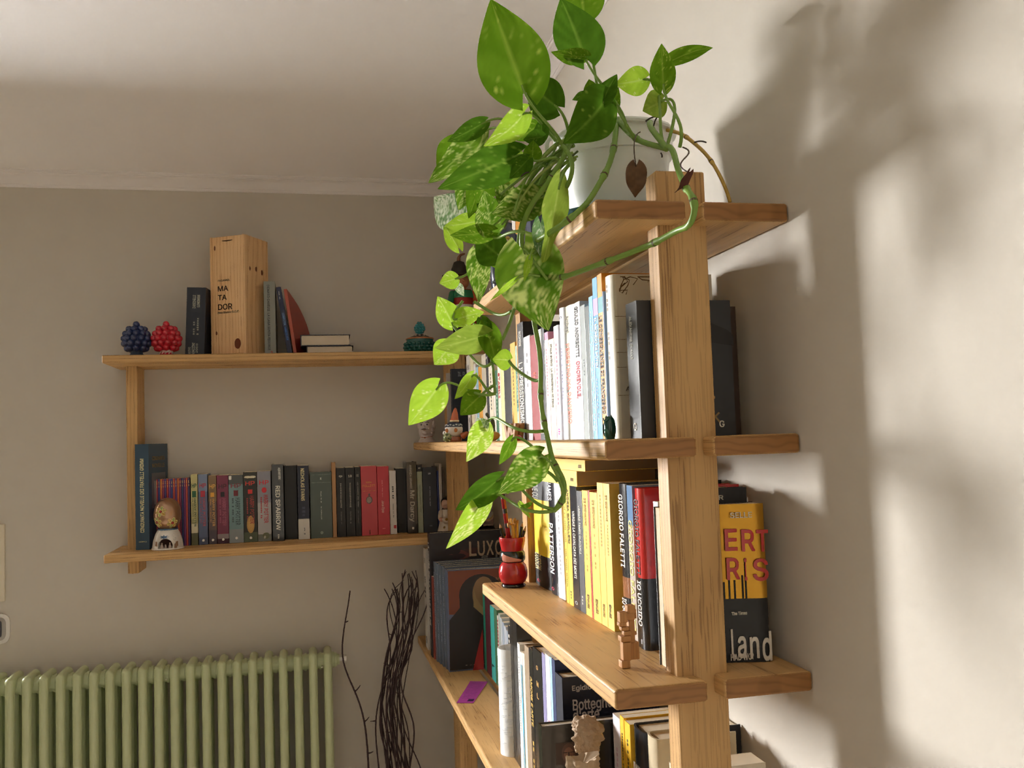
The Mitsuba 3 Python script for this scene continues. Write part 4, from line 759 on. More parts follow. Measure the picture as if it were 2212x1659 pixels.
# ------------------------------------------------------------------ things on the lower wall shelf
def egg_lamp():
    y = -.185; x = foot_x(363, y, Z['B']); z = Z['B']; k = thing('egg_lamp', 'glass egg with painted daisies on a white ceramic nativity base', 'ornament')
    base = lathe([(.0001, 0), (.046, 0), (.047, .004), (.0455, .010), (.043, .028), (.037, .046), (.032, .056), (.029, .060), (.0001, .061)], 48, (x, y, z))
    cave = trimesh.creation.cylinder(.021, .05, sections=28); cave.apply_transform(rotx(90)); cave.apply_translation((x-.002, y-.042, z+.014))
    cave2 = box(x-.023, x+.019, y-.067, y-.017, z+.005, z+.014)
    add(k, 'base', minus(base, cave, cave2), 'gloss', '#dcd8d2', 40)
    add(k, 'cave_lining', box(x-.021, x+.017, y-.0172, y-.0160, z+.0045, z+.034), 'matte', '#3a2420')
    for dx, s in ((-.014, 1), (-.003, .6), (.010, 1.0)):
        add(k, 'nativity_figure', cat([lathe([(.0001, 0), (.0055*s+.001, 0), (.003, .011*s), (.0001, .012*s)], 14, (x+dx, y-.027, z+.005)), ell((x+dx, y-.027, z+.005+.0145*s), (.0028, .0028, .0032), 1)]), 'satin', '#b9a8a0', 40)
    add(k, 'base_rim', lathe([(.0465, .0), (.0485, .002), (.047, .005), (.0455, .006)], 48, (x, y, z)), 'gloss', '#e6e2dc', 40)
    star = []
    for i in range(16):
        a = i*math.pi/8; r = .013 if i % 2 == 0 else .006; star.append((-.006+r*math.cos(a)*1.3, .040+r*.5*math.sin(a)))
    def wrap(P_, zlift, col_, nm):
        m = extr(P_, .0008); v = m.vertices.copy(); out = []
        for u, w, d in v:
            rr = np.interp(w, [0, .010, .028, .046, .056, .060], [.046, .0455, .043, .037, .032, .029])+.0004+d; a = -math.pi/2+u/rr; out.append((x+rr*math.cos(a), y+rr*math.sin(a), z+w))
        m.vertices = out; add(k, nm, m, 'gloss', col_)
    wrap(star, 0, '#3a5a7a', 'painted_star')
    for u, w in ((.022, .044), (.026, .032)):
        P_ = [(u+.006*math.cos(t)*(1-t/9), w+.006*math.sin(t)*(1-t/9)) for t in np.linspace(0, 6, 14)]
        wrap([p for p in P_]+[(a*.94+u*.06, b*.94+w*.06) for a, b in P_[::-1]], 0, '#2a3040', 'painted_scroll')
    for u, w in ((-.032, .020), (.034, .018), (.030, .012)): wrap([(u-.005, w-.007), (u+.005, w-.007), (u+.004, w+.007), (u-.004, w+.007)], 0, '#8a6a50', 'painted_house')
    add(k, 'egg_rim', lathe([(.028, .0595), (.031, .060), (.031, .063), (.027, .064)], 40, (x, y, z)), 'gloss', '#3f5f7a', 40)
    pr_ = [(.0001, .0625)]+[(.0435*math.sin(t)**.9*(1-.10*math.cos(t))*.93+.0001, .098-.042*math.cos(t) if t < math.pi/2 else .098-.060*math.cos(t)) for t in np.linspace(.55, math.pi-.03, 22)]+[(.0001, .1585)]
    add(k, 'glass_egg', lathe(pr_, 48, (x, y, z)), 'egg_glass', '#9a7454', True)
    rad = np.array(pr_)
    def egg_pt(a, zz, lift=.0006):
        i = np.argsort(rad[:, 1]); r = np.interp(zz, rad[i, 1], rad[i, 0])+lift; return (x+r*math.cos(a), y+r*math.sin(a), z+zz)
    for (ac, zc, c) in ((-1.95, .118, '#8a1a20'), (-1.05, .082, '#8a1a20'), (-2.35, .085, '#7a2a20')):
        add(k, 'daisy_centre', ell(egg_pt(ac, zc), (.0042, .0042, .0042), 2), 'gloss', c)
        for j in range(6):
            b = j*math.pi/3+.3; P_ = [egg_pt(ac+(.0105*math.cos(b)+.0058*math.cos(t)*math.cos(b)-.0042*math.sin(t)*math.sin(b))/.036, zc+.0105*math.sin(b)+.0058*math.cos(t)*math.sin(b)+.0042*math.sin(t)*math.cos(b)) for t in np.linspace(0, 2*math.pi, 17)]
            add(k, 'daisy_petal', tube(P_, .0009, 5), 'gloss', '#c8b878')
            cc = np.mean(P_[:-1], 0); Vv = np.vstack([P_[:-1], [cc]]); add(k, 'daisy_petal', trimesh.Trimesh(Vv, [(16, q, (q+1) % 16) for q in range(16)]+[(16, (q+1) % 16, q) for q in range(16)], process=False), 'gloss', ('#a8924a', '#8f9a5a', '#b08a40')[j % 3])
egg_lamp()
def sph(ps): return trimesh.convex.convex_hull(np.vstack([_ico[2].vertices*q[3]+np.array(q[:3]) for q in ps]))
def robed_girl():
    q = on(966, 1148.5, 'z', Z['B']); x, y, z = q[0], -.150, Z['B']; x = foot_x(966, y, z); k = thing('figurine', 'white robed girl figurine with black hair holding a daisy before the oak post', 'figurine')
    add(k, 'robe', lathe([(.0001, 0), (.033, 0), (.032, .004), (.026, .028), (.021, .050), (.022, .062), (.015, .076), (.0001, .080)], 36, (x, y, z)), 'satin', '#cfc4b4', 40)
    add(k, 'head', cat([ell((x-.002, y-.004, z+.094), (.0165, .0165, .0175)), ell((x-.012, y-.019, z+.091), (.0032, .0035, .003))]), 'satin', '#c09a84', 40)
    hair = ell((x+.003, y+.003, z+.098), (.0215, .0205, .0195), 3); hair = minus(hair, ell((x-.010, y-.016, z+.090), (.0165, .0165, .019), 3)); add(k, 'hair', cat([hair, ell((x+.008, y+.008, z+.082), (.016, .014, .015))]), 'satin', '#1a1412', 50)
    for s, c in ((-1, 0), (1, 0)):
        add(k, 'sleeve', sph([(x+.019*s, y-.004, z+.066, .009), (x+.020*s-.004, y-.018, z+.050, .0085)]), 'satin', '#c9bdac', 40)
        add(k, 'hand', ell((x+.016*s-.006, y-.025, z+.045), (.0085, .007, .0075)), 'satin', '#b58a76', 40)
    for j in range(6):
        a = j*math.pi/3; add(k, 'daisy_petal', ell((x-.006+.009*math.cos(a), y-.031, z+.045+.009*math.sin(a)), (.0060, .004, .0060)), 'satin', '#d6ccbc')
    add(k, 'daisy_centre', ell((x-.006, y-.034, z+.045), (.0045, .004, .0045)), 'satin', '#a88440')
    add(k, 'painted_flower', ell((x-.012, y-.0255, z+.018), (.0045, .002, .0045)), 'satin', '#8a7040')
    add(k, 'necklace', lathe([(.0150, .0765), (.0160, .0775), (.0150, .0785)], 24, (x, y, z)), 'satin', '#4a3428', 40)
robed_girl()
def tile_clock():
    k = thing('desk_clock', 'small square clock with a red ornate face on a black stand in the corner', 'clock')
    y = -.12; a, b = on(1029, 1100, 'y', y)[0], on(1076, 1100, 'y', y)[0]; zt, zb = on(1050, 1068, 'y', y)[2], on(1050, 1135, 'y', y)[2]; zb = max(zb, Z['B']+.012)
    cx, cz, w_, h_ = (a+b)/2, (zt+zb)/2, (b-a), zt-zb
    M = mov(cx, y, cz)@rotz(-10)@rotx(-8)
    def pc(nm, m, c, fin='gloss'): add(k, nm, xf(m, M), fin, c, 40)
    pc('frame', cat([box(-w_/2, w_/2, 0, .008, h_/2-.002, h_/2), box(-w_/2, w_/2, 0, .008, -h_/2, -h_/2+.002), box(-w_/2, -w_/2+.002, 0, .008, -h_/2, h_/2), box(w_/2-.002, w_/2, 0, .008, -h_/2, h_/2)]), '#d9b4a4')
    pc('tile', box(-w_/2+.002, w_/2-.002, .001, .008, -h_/2+.002, h_/2-.002), '#5e1a18')
    R = random.Random(4)
    for i in range(26):
        e = R.choice((0, 1)); u = R.uniform(-.42, .42)*w_; v = R.choice((-1, 1))*R.uniform(.36, .44)*h_
        if e: u, v = R.choice((-1, 1))*R.uniform(.36, .43)*w_, R.uniform(-.42, .42)*h_
        pc('painted_ornament', ell((u, .0008, v), (R.uniform(.0016, .0036), .0006, R.uniform(.0014, .003)), 1), R.choice(['#8a5a2a', '#a8803a', '#3a1412', '#6a4a2a', '#9a3a2a']))
    dl = extr([(.33*w_*math.cos(t), .335*h_*math.sin(t)) for t in np.linspace(0, 2*math.pi, 40)[:-1]], .0006); F_ = frame((1, 0, 0), (0, 0, 1), (0, .0008, 0))
    pc('dial_rim', xf(dl, F_@np.diag([1.12, 1.12, .6, 1])), '#c9a890'); pc('dial', xf(dl, F_), '#c2a35c'); pc('dial', xf(dl, F_@mov(0, 0, .0003)@np.diag([.85, .85, 1, 1])), '#b9bac0')
    for s, u, v in (('XII', 0, .23), ('VI', 0, -.23), ('III', .23, 0)): pc('numeral', xf(text(s, .006, .006), F_@mov(u*w_, v*h_-.003, .0008)), '#2a2422', 'satin')
    pc('hand', xf(box(-.016, .001, -.0014, .0014, 0, .0006), F_@mov(0, 0, .0010)@rotz(18)), '#1c1a1e'); pc('hand', xf(box(-.012, .001, -.0018, .0018, 0, .0006), F_@mov(0, 0, .0016)@rotz(42)), '#2a3038')
    add(k, 'stand', cat([box(cx-.028, cx+.028, y-.030, y+.030, Z['B']+.0003, Z['B']+.006), box(cx-.022, cx-.018, y-.014, y-.006, Z['B']+.006, zb+.004), box(cx+.018, cx+.022, y-.014, y-.006, Z['B']+.006, zb+.004), box(cx-.003, cx+.003, y+.016, y+.022, Z['B']+.006, zb+h_*.7)]), 'satin', '#0e0d0e', 30)
tile_clock()

# ------------------------------------------------------------------ ornaments on the middle shelf
def place2(px, X=-.215): return X, foot_y(px, X, Z[2]), Z[2]
def moor():
    x, y, z = place2(922, -.222); k = thing('head_planter', 'white ceramic moustached king head planter with a small succulent, far end of middle shelf', 'planter')
    Mz = mov(x, y, z)@rotz(-24)
    def pc(nm, m, c, fin='gloss'): add(k, nm, xf(m, Mz), fin, c, 50)
    Wt = '#cdc4c0'
    neck = lathe([(.0001, 0), (.027, 0), (.028, .003), (.025, .009), (.0195, .017), (.0185, .026), (.0001, .027)], 36)
    head = ell((0, 0, .055), (.0235, .0265, .036), 3)
    pc('head', cat([neck, head, ell((0, -.0265, .052), (.0042, .0055, .0065)), ell((0, -.021, .031), (.0105, .0085, .008)), ell((0, -.023, .0405), (.007, .004, .003)), ell((-.012, -.020, .047), (.007, .005, .006)), ell((.012, -.020, .047), (.007, .005, .006))]), Wt)
    R = random.Random(8); curls = []
    for i in range(58):
        a = R.uniform(-.45, math.pi+.45); zz = R.uniform(.022, .082); rr = .0245-.006*abs(zz-.055)/.03
        curls.append(ell((rr*math.cos(a)*1.05, rr*math.sin(a)+.003, zz), (.0062, .0062, .0058), 2))
    for i in range(12):
        a = -math.pi/2+(i-5.5)*.16; curls.append(ell((.0225*math.cos(a), .024*math.sin(a), .083), (.0045, .0045, .0055), 1))
    pc('curls', cat(curls), Wt)
    for s in (-1, 1):
        pc('eyebrow', tube([(.0045*s, -.0260, .0655), (.0095*s, -.0245, .068), (.0155*s, -.0205, .066)], .0012, 6), '#1c1618')
        pc('eye', ell((.0095*s, -.0238, .0590), (.0036, .0016, .0026)), '#1a1618')
        pc('moustache', tube(spline([(0, -.0285, .0455), (.006*s, -.0272, .0440), (.0125*s, -.0235, .0445)], 8), np.linspace(.0018, .0006, 8), 6), '#1c1618')
    pc('mouth', ell((0, -.0268, .0415), (.0052, .0016, .0017)), '#9a6a3c')
    P_ = [(.0198*math.cos(a), .0198*math.sin(a)-.001, .020-.003*max(0, -math.sin(a))) for a in np.linspace(0, 2*math.pi, 31)]
    pc('necklace', cat([tube(P_, .0008, 5, False), ell((0, -.0215, .0155), (.003, .0015, .003))]), '#a8643c')
    cr = [lathe([(.0225, .086), (.0235, .086), (.0245, .094), (.0235, .094)], 32)]
    for i in range(9):
        a = i*2*math.pi/9; cr.append(xf(lathe([(.0001, 0), (.0065, 0), (.0001, .010)], 8), mov(.0238*math.cos(a), .0238*math.sin(a), .092)))
    pc('crown', cat(cr), '#b58a6a')
    for i in range(18):
        a = i*2.4; t = i/18; L = .026; d = np.array([math.cos(a)*(.9-.6*t), math.sin(a)*(.9-.6*t), .5+.6*t]); d /= np.linalg.norm(d)
        b = np.array([.006*math.cos(a), .006*math.sin(a), .088]); pc('succulent_leaf', tube([b, b+d*L*.5, b+d*L], [.0035, .0036, .0006], 7), '#1d2a22', 'satin')
moor()
def fish():
    x, y, z = place2(981, -.212); k = thing('ceramic_bird', 'round white ceramic bird with orange pointed hat and patterned ball feet', 'ornament'); s = 1.0
    Mz = mov(x, y, z)@rotz(-35)
    def pc(nm, m, c, fin='gloss'): add(k, nm, xf(m, Mz), fin, c, 50)
    pc('body', cat([ell((0, 0, .034), (.0255, .024, .023), 3), ell((-.0255, -.004, .0255), (.006, .007, .007)), ell((-.029, -.005, .024), (.003, .004, .003))]), '#d9d3cc')
    cap = ell((0, 0, .034), (.0262, .0247, .0237), 3)
    cap = minus(cap, box(-.05, .05, -.05, .05, -.05, .041)); pc('cap', cap, '#1f2a3a')
    pc('hat', xf(lathe([(.0001, .0), (.0115, 0), (.0125, .003), (.0105, .009), (.0085, .022), (.004, .036), (.0001, .040)], 24), mov(.003, 0, .0555)@roty(6)), '#b0562a')
    pc('hat_band', lathe([(.0118, .0555), (.0134, .0565), (.0128, .0595), (.0115, .060)], 24, (.003, 0, 0)), '#d8c49a')
    for i in range(9):
        a = -2.6+i*.36; pc('painted_scroll', ell((.0225*math.cos(a), .0212*math.sin(a), .0455+.002*(i % 2)), (.0032, .0022, .002), 1), '#cfd2d0')
    for a in (-2.0, -.9): pc('wing', ell((.0245*math.cos(a), .0235*math.sin(a), .032), (.0055, .004, .0058)), '#b06a2e')
    pc('eye', ell((-.0195, -.0165, .033), (.002, .0012, .0024), 1), '#1a1a1c')
    pc('base', lathe([(.0001, .0), (.021, 0), (.023, .006), (.020, .014), (.0001, .015)], 28), '#8a4a2a')
    ball = ell((-.010, -.020, .0125), (.0125, .0125, .0125), 3); pc('ball_foot', ball, '#6f7a4e')
    R = random.Random(9)
    for i in range(26):
        v = np.array([R.gauss(0, 1), R.gauss(0, 1)-.6, R.gauss(0, 1)]); v /= np.linalg.norm(v); pc('ball_spot', ell(np.array([-.010, -.020, .0125])+v*.0123, (.0022, .0022, .0022), 1), R.choice(['#cfd0a8', '#1c2418', '#1c2418', '#b9c08a']))
    pc('tail', xf(lathe([(.0001, 0), (.010, .002), (.006, .018), (.0001, .026)], 14), mov(.022, .004, .014)@roty(62)), '#a8582c')
fish()
def sitter():
    x, y, z = place2(1059, -.212); k = thing('figurine', 'grey green slender figurine seated on a yellow stone, middle of the middle shelf', 'figurine')
    Mz = mov(x, y, z)@rotz(-20)
    def pc(nm, m, c, fin='satin'): add(k, nm, xf(m, Mz), fin, c, 50)
    st = ell((0, 0, .0118), (.0215, .017, .0122), 3); v = st.vertices; st.vertices = v+(meshkit.noise(v*90, 3)-.5)[:, None]*.004; st.vertices[:, 2] = np.maximum(st.vertices[:, 2], .0003)
    pc('stone', st, '#b58a4a')
    def B_(*ps):
        a = None
        for p, q in zip(ps[:-1], ps[1:]):
            h_ = m3.Manifold.hull_points(np.vstack([_ico[2].vertices*p[3]+np.array(p[:3]), _ico[2].vertices*q[3]+np.array(q[:3])])); a = h_ if a is None else a+h_
        return a
    b = B_((.006, 0, .026, .0058), (.0075, 0, .034, .0048), (.006, 0, .044, .0052), (-.001, 0, .052, .0022), (-.004, 0, .0565, .0030), (-.0055, 0, .0600, .0040))
    for s in (-1, 1):
        b = b+B_((.006, .0035*s, .0245, .0050), (-.012, .004*s, .0225, .0034), (-.0165, .0035*s, .009, .0024), (-.020, .0035*s, .0065, .0018))
        b = b+B_((.006, .005*s, .0475, .0026), (.000, .0065*s, .036, .0021), (-.010, .004*s, .0265, .0017))
    t = b.refine_to_length(.0014).to_mesh(); m = trimesh.Trimesh(t.vert_properties[:, :3], t.tri_verts); trimesh.smoothing.filter_taubin(m, iterations=8); pc('body', m, '#3f463c')
    pc('skirt', trimesh.convex.convex_hull(np.array([(.010, -.010, .024), (.012, .010, .024), (-.010, -.009, .0265), (-.010, .009, .0265), (-.014, -.010, .012), (.006, -.0165, .010), (-.004, -.018, .006), (-.014, .009, .012)])), '#4a5046')
sitter()
def zigzag():
    x, y, z = place2(1106, -.212); k = thing('wooden_zigzag', 'small interlocked wooden zigzag ornament behind the hanging vine', 'ornament')
    Mz = mov(x, y, z)@rotz(-62)
    def w_(o):
        pts = [(-.020, .0345), (-.0135, .0345), (-.0095, .015), (-.0035, .0345), (.003, .0345), (.0075, .015), (.0125, .0345), (.0185, .0345), (.0105, 0), (.0045, 0), (-.0005, .018), (-.0055, 0), (-.0115, 0)]
        m = extr(pts, .009); m.apply_transform(frame((1, 0, 0), (0, 0, 1), (o, .0045, 0))); return m
    add(k, 'zigzag_board', xf(w_(0), Mz), 'carved_wood'); add(k, 'zigzag_board', xf(w_(.003), Mz@mov(0, .0125, 0)), 'carved_wood')
    single('glass_bead', ell((x+.002, foot_y(1126, -.205, z), z+.0056), (.0065, .0065, .0055), 3), 'gloss', '#a01a30', 'small shiny red bead beside the wooden zigzag on the middle shelf', 'bead', smooth=True)
zigzag()
def owl():
    x, y, z = place2(1318, -.206); k = thing('figurine', 'tiny dark green owl figurine in front of the orange and map books', 'figurine')
    Mz = mov(x, y, z)@rotz(-60)@np.diag([1.08, 1.08, 1.08, 1])
    def pc(nm, m, c='#14463a'): add(k, nm, xf(m, Mz), 'gloss', c, 50)
    pc('body', cat([lathe([(.0001, 0), (.0055, 0), (.0066, .004), (.0075, .012), (.0072, .019), (.0060, .025), (.0035, .0285), (.0001, .029)], 28), xf(lathe([(.0001, 0), (.002, 0), (.0001, .004)], 8), mov(-.0042, -.001, .0265)), xf(lathe([(.0001, 0), (.002, 0), (.0001, .004)], 8), mov(.0042, -.001, .0265))]))
    for s in (-1, 1): pc('wing', ell((.0062*s, -.001, .0125), (.0024, .0052, .0095)), '#103a30'); 
    pc('brow', tube(spline([(-.005, -.0058, .0265), (0, -.0078, .0225), (.005, -.0058, .0265)], 10), .0008, 5), '#1c5c4a'); pc('belly', ell((0, -.004, .009), (.0045, .0046, .0075)), '#1c5a48')
owl()

# ------------------------------------------------------------------ third shelf: pencil pot, carved figure
def pencil_pot():
    x, y, z = -.207, foot_y(1109.5, -.207, Z[3]), Z[3]; k = thing('pencil_pot', 'glossy red and black turned pot full of pencils on the third shelf', 'pencil pot')
    c = (x, y, z)
    add(k, 'foot', lathe([(.0001, .0003), (.023, .0003), (.0245, .003), (.0235, .006), (.0001, .007)], 40, c), 'gloss', '#0e0c0d', 40)
    add(k, 'belly', lathe([(.0001, .006), (.019, .006), (.025, .011), (.0290, .022), (.0292, .032), (.0265, .043), (.021, .050), (.0001, .051)], 44, c), 'gloss', '#a81a1e', 40)
    add(k, 'collar', lathe([(.0001, .050), (.021, .050), (.0250, .054), (.0258, .061), (.0248, .069), (.021, .073), (.0001, .074)], 44, c), 'gloss', '#0d0b0c', 40)
    pk_ = []
    for i in range(15):
        a = -2.75+1.75*i/14; t = i/14; top = .070-.014*t**.8; pk_.append((a, .052, top))
    Vv, Fc = [], []
    for a, lo, hi in pk_:
        for j in range(7):
            zz = lo+(hi-lo)*j/6; rr = np.interp(zz, [.050, .054, .061, .069, .073], [.021, .0250, .0258, .0248, .021])+.0003; Vv.append((x+rr*math.cos(a), y+rr*math.sin(a), z+zz))
    for i in range(14):
        for j in range(6): q = i*7+j; Fc += [(q, q+7, q+8), (q, q+8, q+1)]
    add(k, 'pink_patch', trimesh.Trimesh(Vv, Fc, process=False), 'gloss', '#d08a78', True)
    add(k, 'cup', lathe([(.018, .072), (.0215, .0725), (.0235, .080), (.0262, .092), (.0266, .0985), (.0255, .1000), (.0240, .0985), (.0215, .080), (.0001, .076)], 44, c), 'gloss', '#a81a1e', 40)
    def stick(px, py, r, cbody, label, tip=None, nm='pencil', bx=0.0, by=0.0, ct='pencil', D=1.865):
        top = at(px, py, D); b = np.array([x+bx, y+by, z+.078]); kk = thing(nm, label, ct); d = top-b; L = np.linalg.norm(d); d /= L
        add(kk, 'shaft', tube([b, b+d*(L-(.010 if tip else 0))], r, 6), 'gloss', cbody, 30)
        if tip: add(kk, 'sharpened_wood', tube([b+d*(L-.010), b+d*(L-.003)], [r*.96, r*.35], 8), 'matte', '#b58a62', 30); add(kk, 'point', tube([b+d*(L-.003), top], [r*.35, r*.08], 6), 'satin', '#1c1a1a', 30)
        return kk, b, d, L
    stick(1079, 1130, .0032, '#15130f', 'black pencil leaning left in the red pot, sharpened tip up', True, bx=-.012, by=.004)
    stick(1129, 1127, .0032, '#151315', 'black pencil leaning right in the red pot', True, bx=.012, by=-.004)
    stick(1136, 1136, .0030, '#1a1818', 'short dark pencil, rightmost in the red pot', True, bx=.016, by=.004)
    kk, b, d, L = stick(1082, 1040, .0048, '#8f1620', 'tall red and black banded stick standing in the red pot', nm='lacquered_stick', bx=-.003, by=.008, ct='stick')
    for f in (.30, .52, .74): add(kk, 'black_band', tube([b+d*L*f, b+d*L*(f+.07)], .0050, 8), 'gloss', '#141012', 30)
    for px, py, bx, by in ((1107, 1126, .002, -.010), (1116, 1130, .008, -.008)): stick(px, py, .0036, '#b9842f', 'gold pencil %s in the red pot' % ('under the curly tuft' if px < 1110 else 'right of the curly tuft'), bx=bx, by=by)
    kk = thing('ribbon_tuft', 'gold curly ribbon tuft on top of the pencils in the red pot', 'tuft'); cc = at(1108, 1131, 1.85); R = random.Random(2)
    for i in range(22):
        a, e = R.uniform(0, 6.28), R.uniform(-.3, 1.2); d = np.array([math.cos(a)*math.cos(e), math.sin(a)*math.cos(e), math.sin(e)]); r = .0105
        P_ = spline([cc, cc+d*r*.8, cc+d*r+np.array([0, 0, .001]), cc+d*r*1.15+np.array([0, 0, -.006])], 10); add(kk, 'ribbon_loop', tube(P_, .0015, 6), 'satin', R.choice(['#c08a34', '#a8722a', '#d8a850']), True)
pencil_pot()
def carved():
    k = thing('carved_figure', 'small blocky carved wooden figure standing at the front of the third shelf', 'figurine')
    D0 = 1.19; y0 = -2.078
    def blk(u0, v0, u1, v1, dn, th, skew=0):
        px0, py0, px1, py1 = 1300+u0*.1085, 1280+v0*.1085, 1300+u1*.1085, 1280+v1*.1085
        y = y0+dn; a, b = on(px0, py1, 'y', y), on(px1, py0, 'y', y)
        add(k, 'block', rbox(a[0], b[0], y, y+th, max(min(a[2], b[2]), Z[3]+.0004), max(a[2], b[2]), .0012), 'carved_wood', smooth=30)
    blk(365, 385, 515, 610, .0, .012); blk(352, 590, 495, 690, .0, .011); blk(395, 680, 545, 775, .001, .011); blk(445, 760, 590, 870, .002, .011); blk(390, 865, 580, 1000, -.001, .014)
    blk(435, 985, 580, 1370, .001, .013); blk(405, 1350, 570, 1545, .0, .014)
    blk(515, 250, 665, 430, .006, .012); blk(500, 400, 660, 560, .005, .012); blk(555, 540, 655, 1010, .005, .012); blk(640, 770, 700, 850, .006, .010); blk(575, 980, 745, 1345, .009, .013); blk(660, 330, 690, 520, .008, .010)
carved()

# ------------------------------------------------------------------ crumpled paper sculptures on the lowest shelf
def crumple(m, amp, fr, seed):
    v = m.vertices; q = v*fr
    n = np.abs(meshkit.noise(q, seed)*2-1)+.5*np.abs(meshkit.noise(q*2.1, seed+3)*2-1)+.3*np.abs(meshkit.noise(q*4.3, seed+5)*2-1)
    m.vertices = v+m.vertex_normals*((n-.6)*amp)[:, None]; return m
def paper_head():
    y, x = -1.880, -.212; k = thing('paper_sculpture', 'crumpled grey brown paper head in front of the black art book', 'sculpture')
    ztop = zrow(x, y, 1537); c = np.array([x, y, ztop-.040])
    def H_(ps): return m3.Manifold.hull_points(np.vstack([_ico[2].vertices*q[3]+np.array(q[:3]) for q in ps]))
    a = H_([(0, 0, .015, .020), (.004, 0, -.018, .014), (.008, .004, .010, .020)])+H_([(-.013, -.008, .018, .007), (-.015, -.008, -.006, .005), (-.004, -.006, -.022, .008)])+H_([(-.020, -.008, .004, .0035), (-.012, -.008, .016, .004)])+H_([(-.016, -.008, -.012, .003), (-.010, -.006, -.016, .004)])
    a = a+H_([(.004, 0, -.030, .011), (.008, .002, -.075, .020)])+H_([(.008, .002, -.075, .022), (.008, .004, -(ztop-.040-Z[4])+.0215, .021)])
    t = a.refine_to_length(.0022).to_mesh(); m = trimesh.Trimesh(t.vert_properties[:, :3], t.tri_verts); trimesh.smoothing.filter_taubin(m, iterations=6)
    m.apply_translation(c); m = crumple(m, .0062, 80, 4); m.vertices[:, 2] = np.maximum(m.vertices[:, 2], Z[4]+.0005)
    put(k, m, 'matte', '#a8937c', 25)
paper_head()
def paper_twist():
    y, x = -1.925, -.232; k = thing('paper_sculpture', 'pleated crumpled paper piece below and left of the paper head', 'sculpture'); zt_ = zrow(x, y, 1634)
    n, mm = 60, 26; V, Fc = [], []
    for i in range(n+1):
        for j in range(mm):
            a = 2*math.pi*j/mm; t = i/n; r = .017+.010*math.sin(math.pi*min(1, t*1.1))+.0032*math.sin(a*9+t*3)+.006*t; V.append((x+r*math.cos(a), y+r*.7*math.sin(a), Z[4]+.0005+(zt_-Z[4])*t+.004*math.sin(a*2+1)*t))
    for i in range(n):
        for j in range(mm): q, w_ = i*mm+j, i*mm+(j+1) % mm; Fc += [(q, w_, w_+mm), (q, w_+mm, q+mm)]
    V.append((x, y, zt_-.012)); Fc += [(len(V)-1, n*mm+j, n*mm+(j+1) % mm) for j in range(mm)]
    m = trimesh.Trimesh(V, Fc, process=False); m = crumple(m, .004, 110, 8); m.vertices[:, 2] = np.maximum(m.vertices[:, 2], Z[4]+.0004); put(k, m, 'matte', '#a8957e', 25)
paper_twist()

# ------------------------------------------------------------------ top shelf: books and vase behind the plant
for (pl, pr_, pt, c, lb) in ((1112, 1119, 462, '#d9d6d0', 'white book standing behind the plant on the top shelf'), (1120, 1131, 452, '#c8862a', 'orange book glimpsed through the vines on the top shelf'), (1131.5, 1142, 446, '#15151c', 'black book glimpsed through the vines on the top shelf'), (1142.5, 1152, 458, '#2a3148', 'dark blue book behind the vines beside the white pot')):
    rbook(1, -.135, pl, pr_, pt, c, lb)
def vase():
    x = -.20; y = foot_y(1094, x, Z[1]); z = Z[1]; k = thing('ceramic_jar', 'dark blue ceramic jar painted with cream flowers, half hidden by leaves on top shelf', 'jar'); y = max(y, -1.36) if False else y
    h = zrow(x, y, 484)-z; add(k, 'body', lathe([(.0001, 0), (.024, 0), (.030, .02), (.034, h*.45), (.033, h*.68), (.026, h*.84), (.016, h*.94), (.017, h), (.0001, h)], 36, (x, y, z)), 'gloss', '#20283c', 40)
    R = random.Random(12)
    for i in range(36):
        a, zz = R.uniform(-3.6, .2), R.uniform(.12, .86)*h; r = np.interp(zz, [0, .02, h*.45, h*.68, h*.84, h*.94], [.024, .030, .034, .033, .026, .016]); add(k, 'painted_flower', ell((x+r*math.cos(a), y+r*math.sin(a), z+zz), (.0052, .0052, .004), 1), 'gloss', R.choice(['#cfc3a0', '#b59a4a', '#6a7a86', '#c9bba0']))
vase()

# ------------------------------------------------------------------ the potted pothos
PL = thing('potted_plant', 'trailing golden pothos in a white plastic pot on top of the bookcase', 'potted plant')
pc_ = np.array([-.150, -1.940]); zp = Z[1]
add(PL, 'saucer', lathe([(.0001, .0004), (.080, .0004), (.100, .012), (.108, .030), (.105, .031), (.096, .014), (.0001, .008)], 56, (*pc_, zp)), 'saucer_glaze', '#3f7282', 40, label='blue saucer')
scene['saucer_glaze'] = {'type': 'twosided', 'b': {'type': 'bumpmap', 'arbitrary': mikit.proc(lambda p, n, uv: F3(p.x*170, p.y*170, p.z*170, 2)*.0016, 1e-3), 'scale': 1.0, 'b': {'type': 'principled', 'base_color': VC, 'roughness': .35}}}
hp_ = .152
add(PL, 'pot', lathe([(.0001, .0095), (.062, .0095), (.066, .013), (.0795, hp_-.040), (.0800, hp_-.036), (.0835, hp_-.035), (.0845, hp_-.028), (.0848, hp_-.004), (.0905, hp_-.003), (.0915, hp_), (.0905, hp_+.003), (.0820, hp_+.003), (.0812, hp_-.010), (.077, hp_-.02)], 64, (*pc_, zp)), 'satin', '#dfe3df', 30)
lug = trimesh.creation.torus(.014, .0035, major_sections=24, minor_sections=8); add(PL, 'lug', xf(lug, mov(pc_[0]-.098, pc_[1]-.012, zp+hp_-.020)@rotz(30)@rotx(90)), 'satin', '#d5d8d4', True)
soil = trimesh.creation.cylinder(.078, .02, sections=40); soil.apply_translation((*pc_, zp+hp_-.014)); soil = crumple(soil.subdivide().subdivide(), .004, 60, 2); add(PL, 'soil', soil, 'matte', '#2a2018', 20)
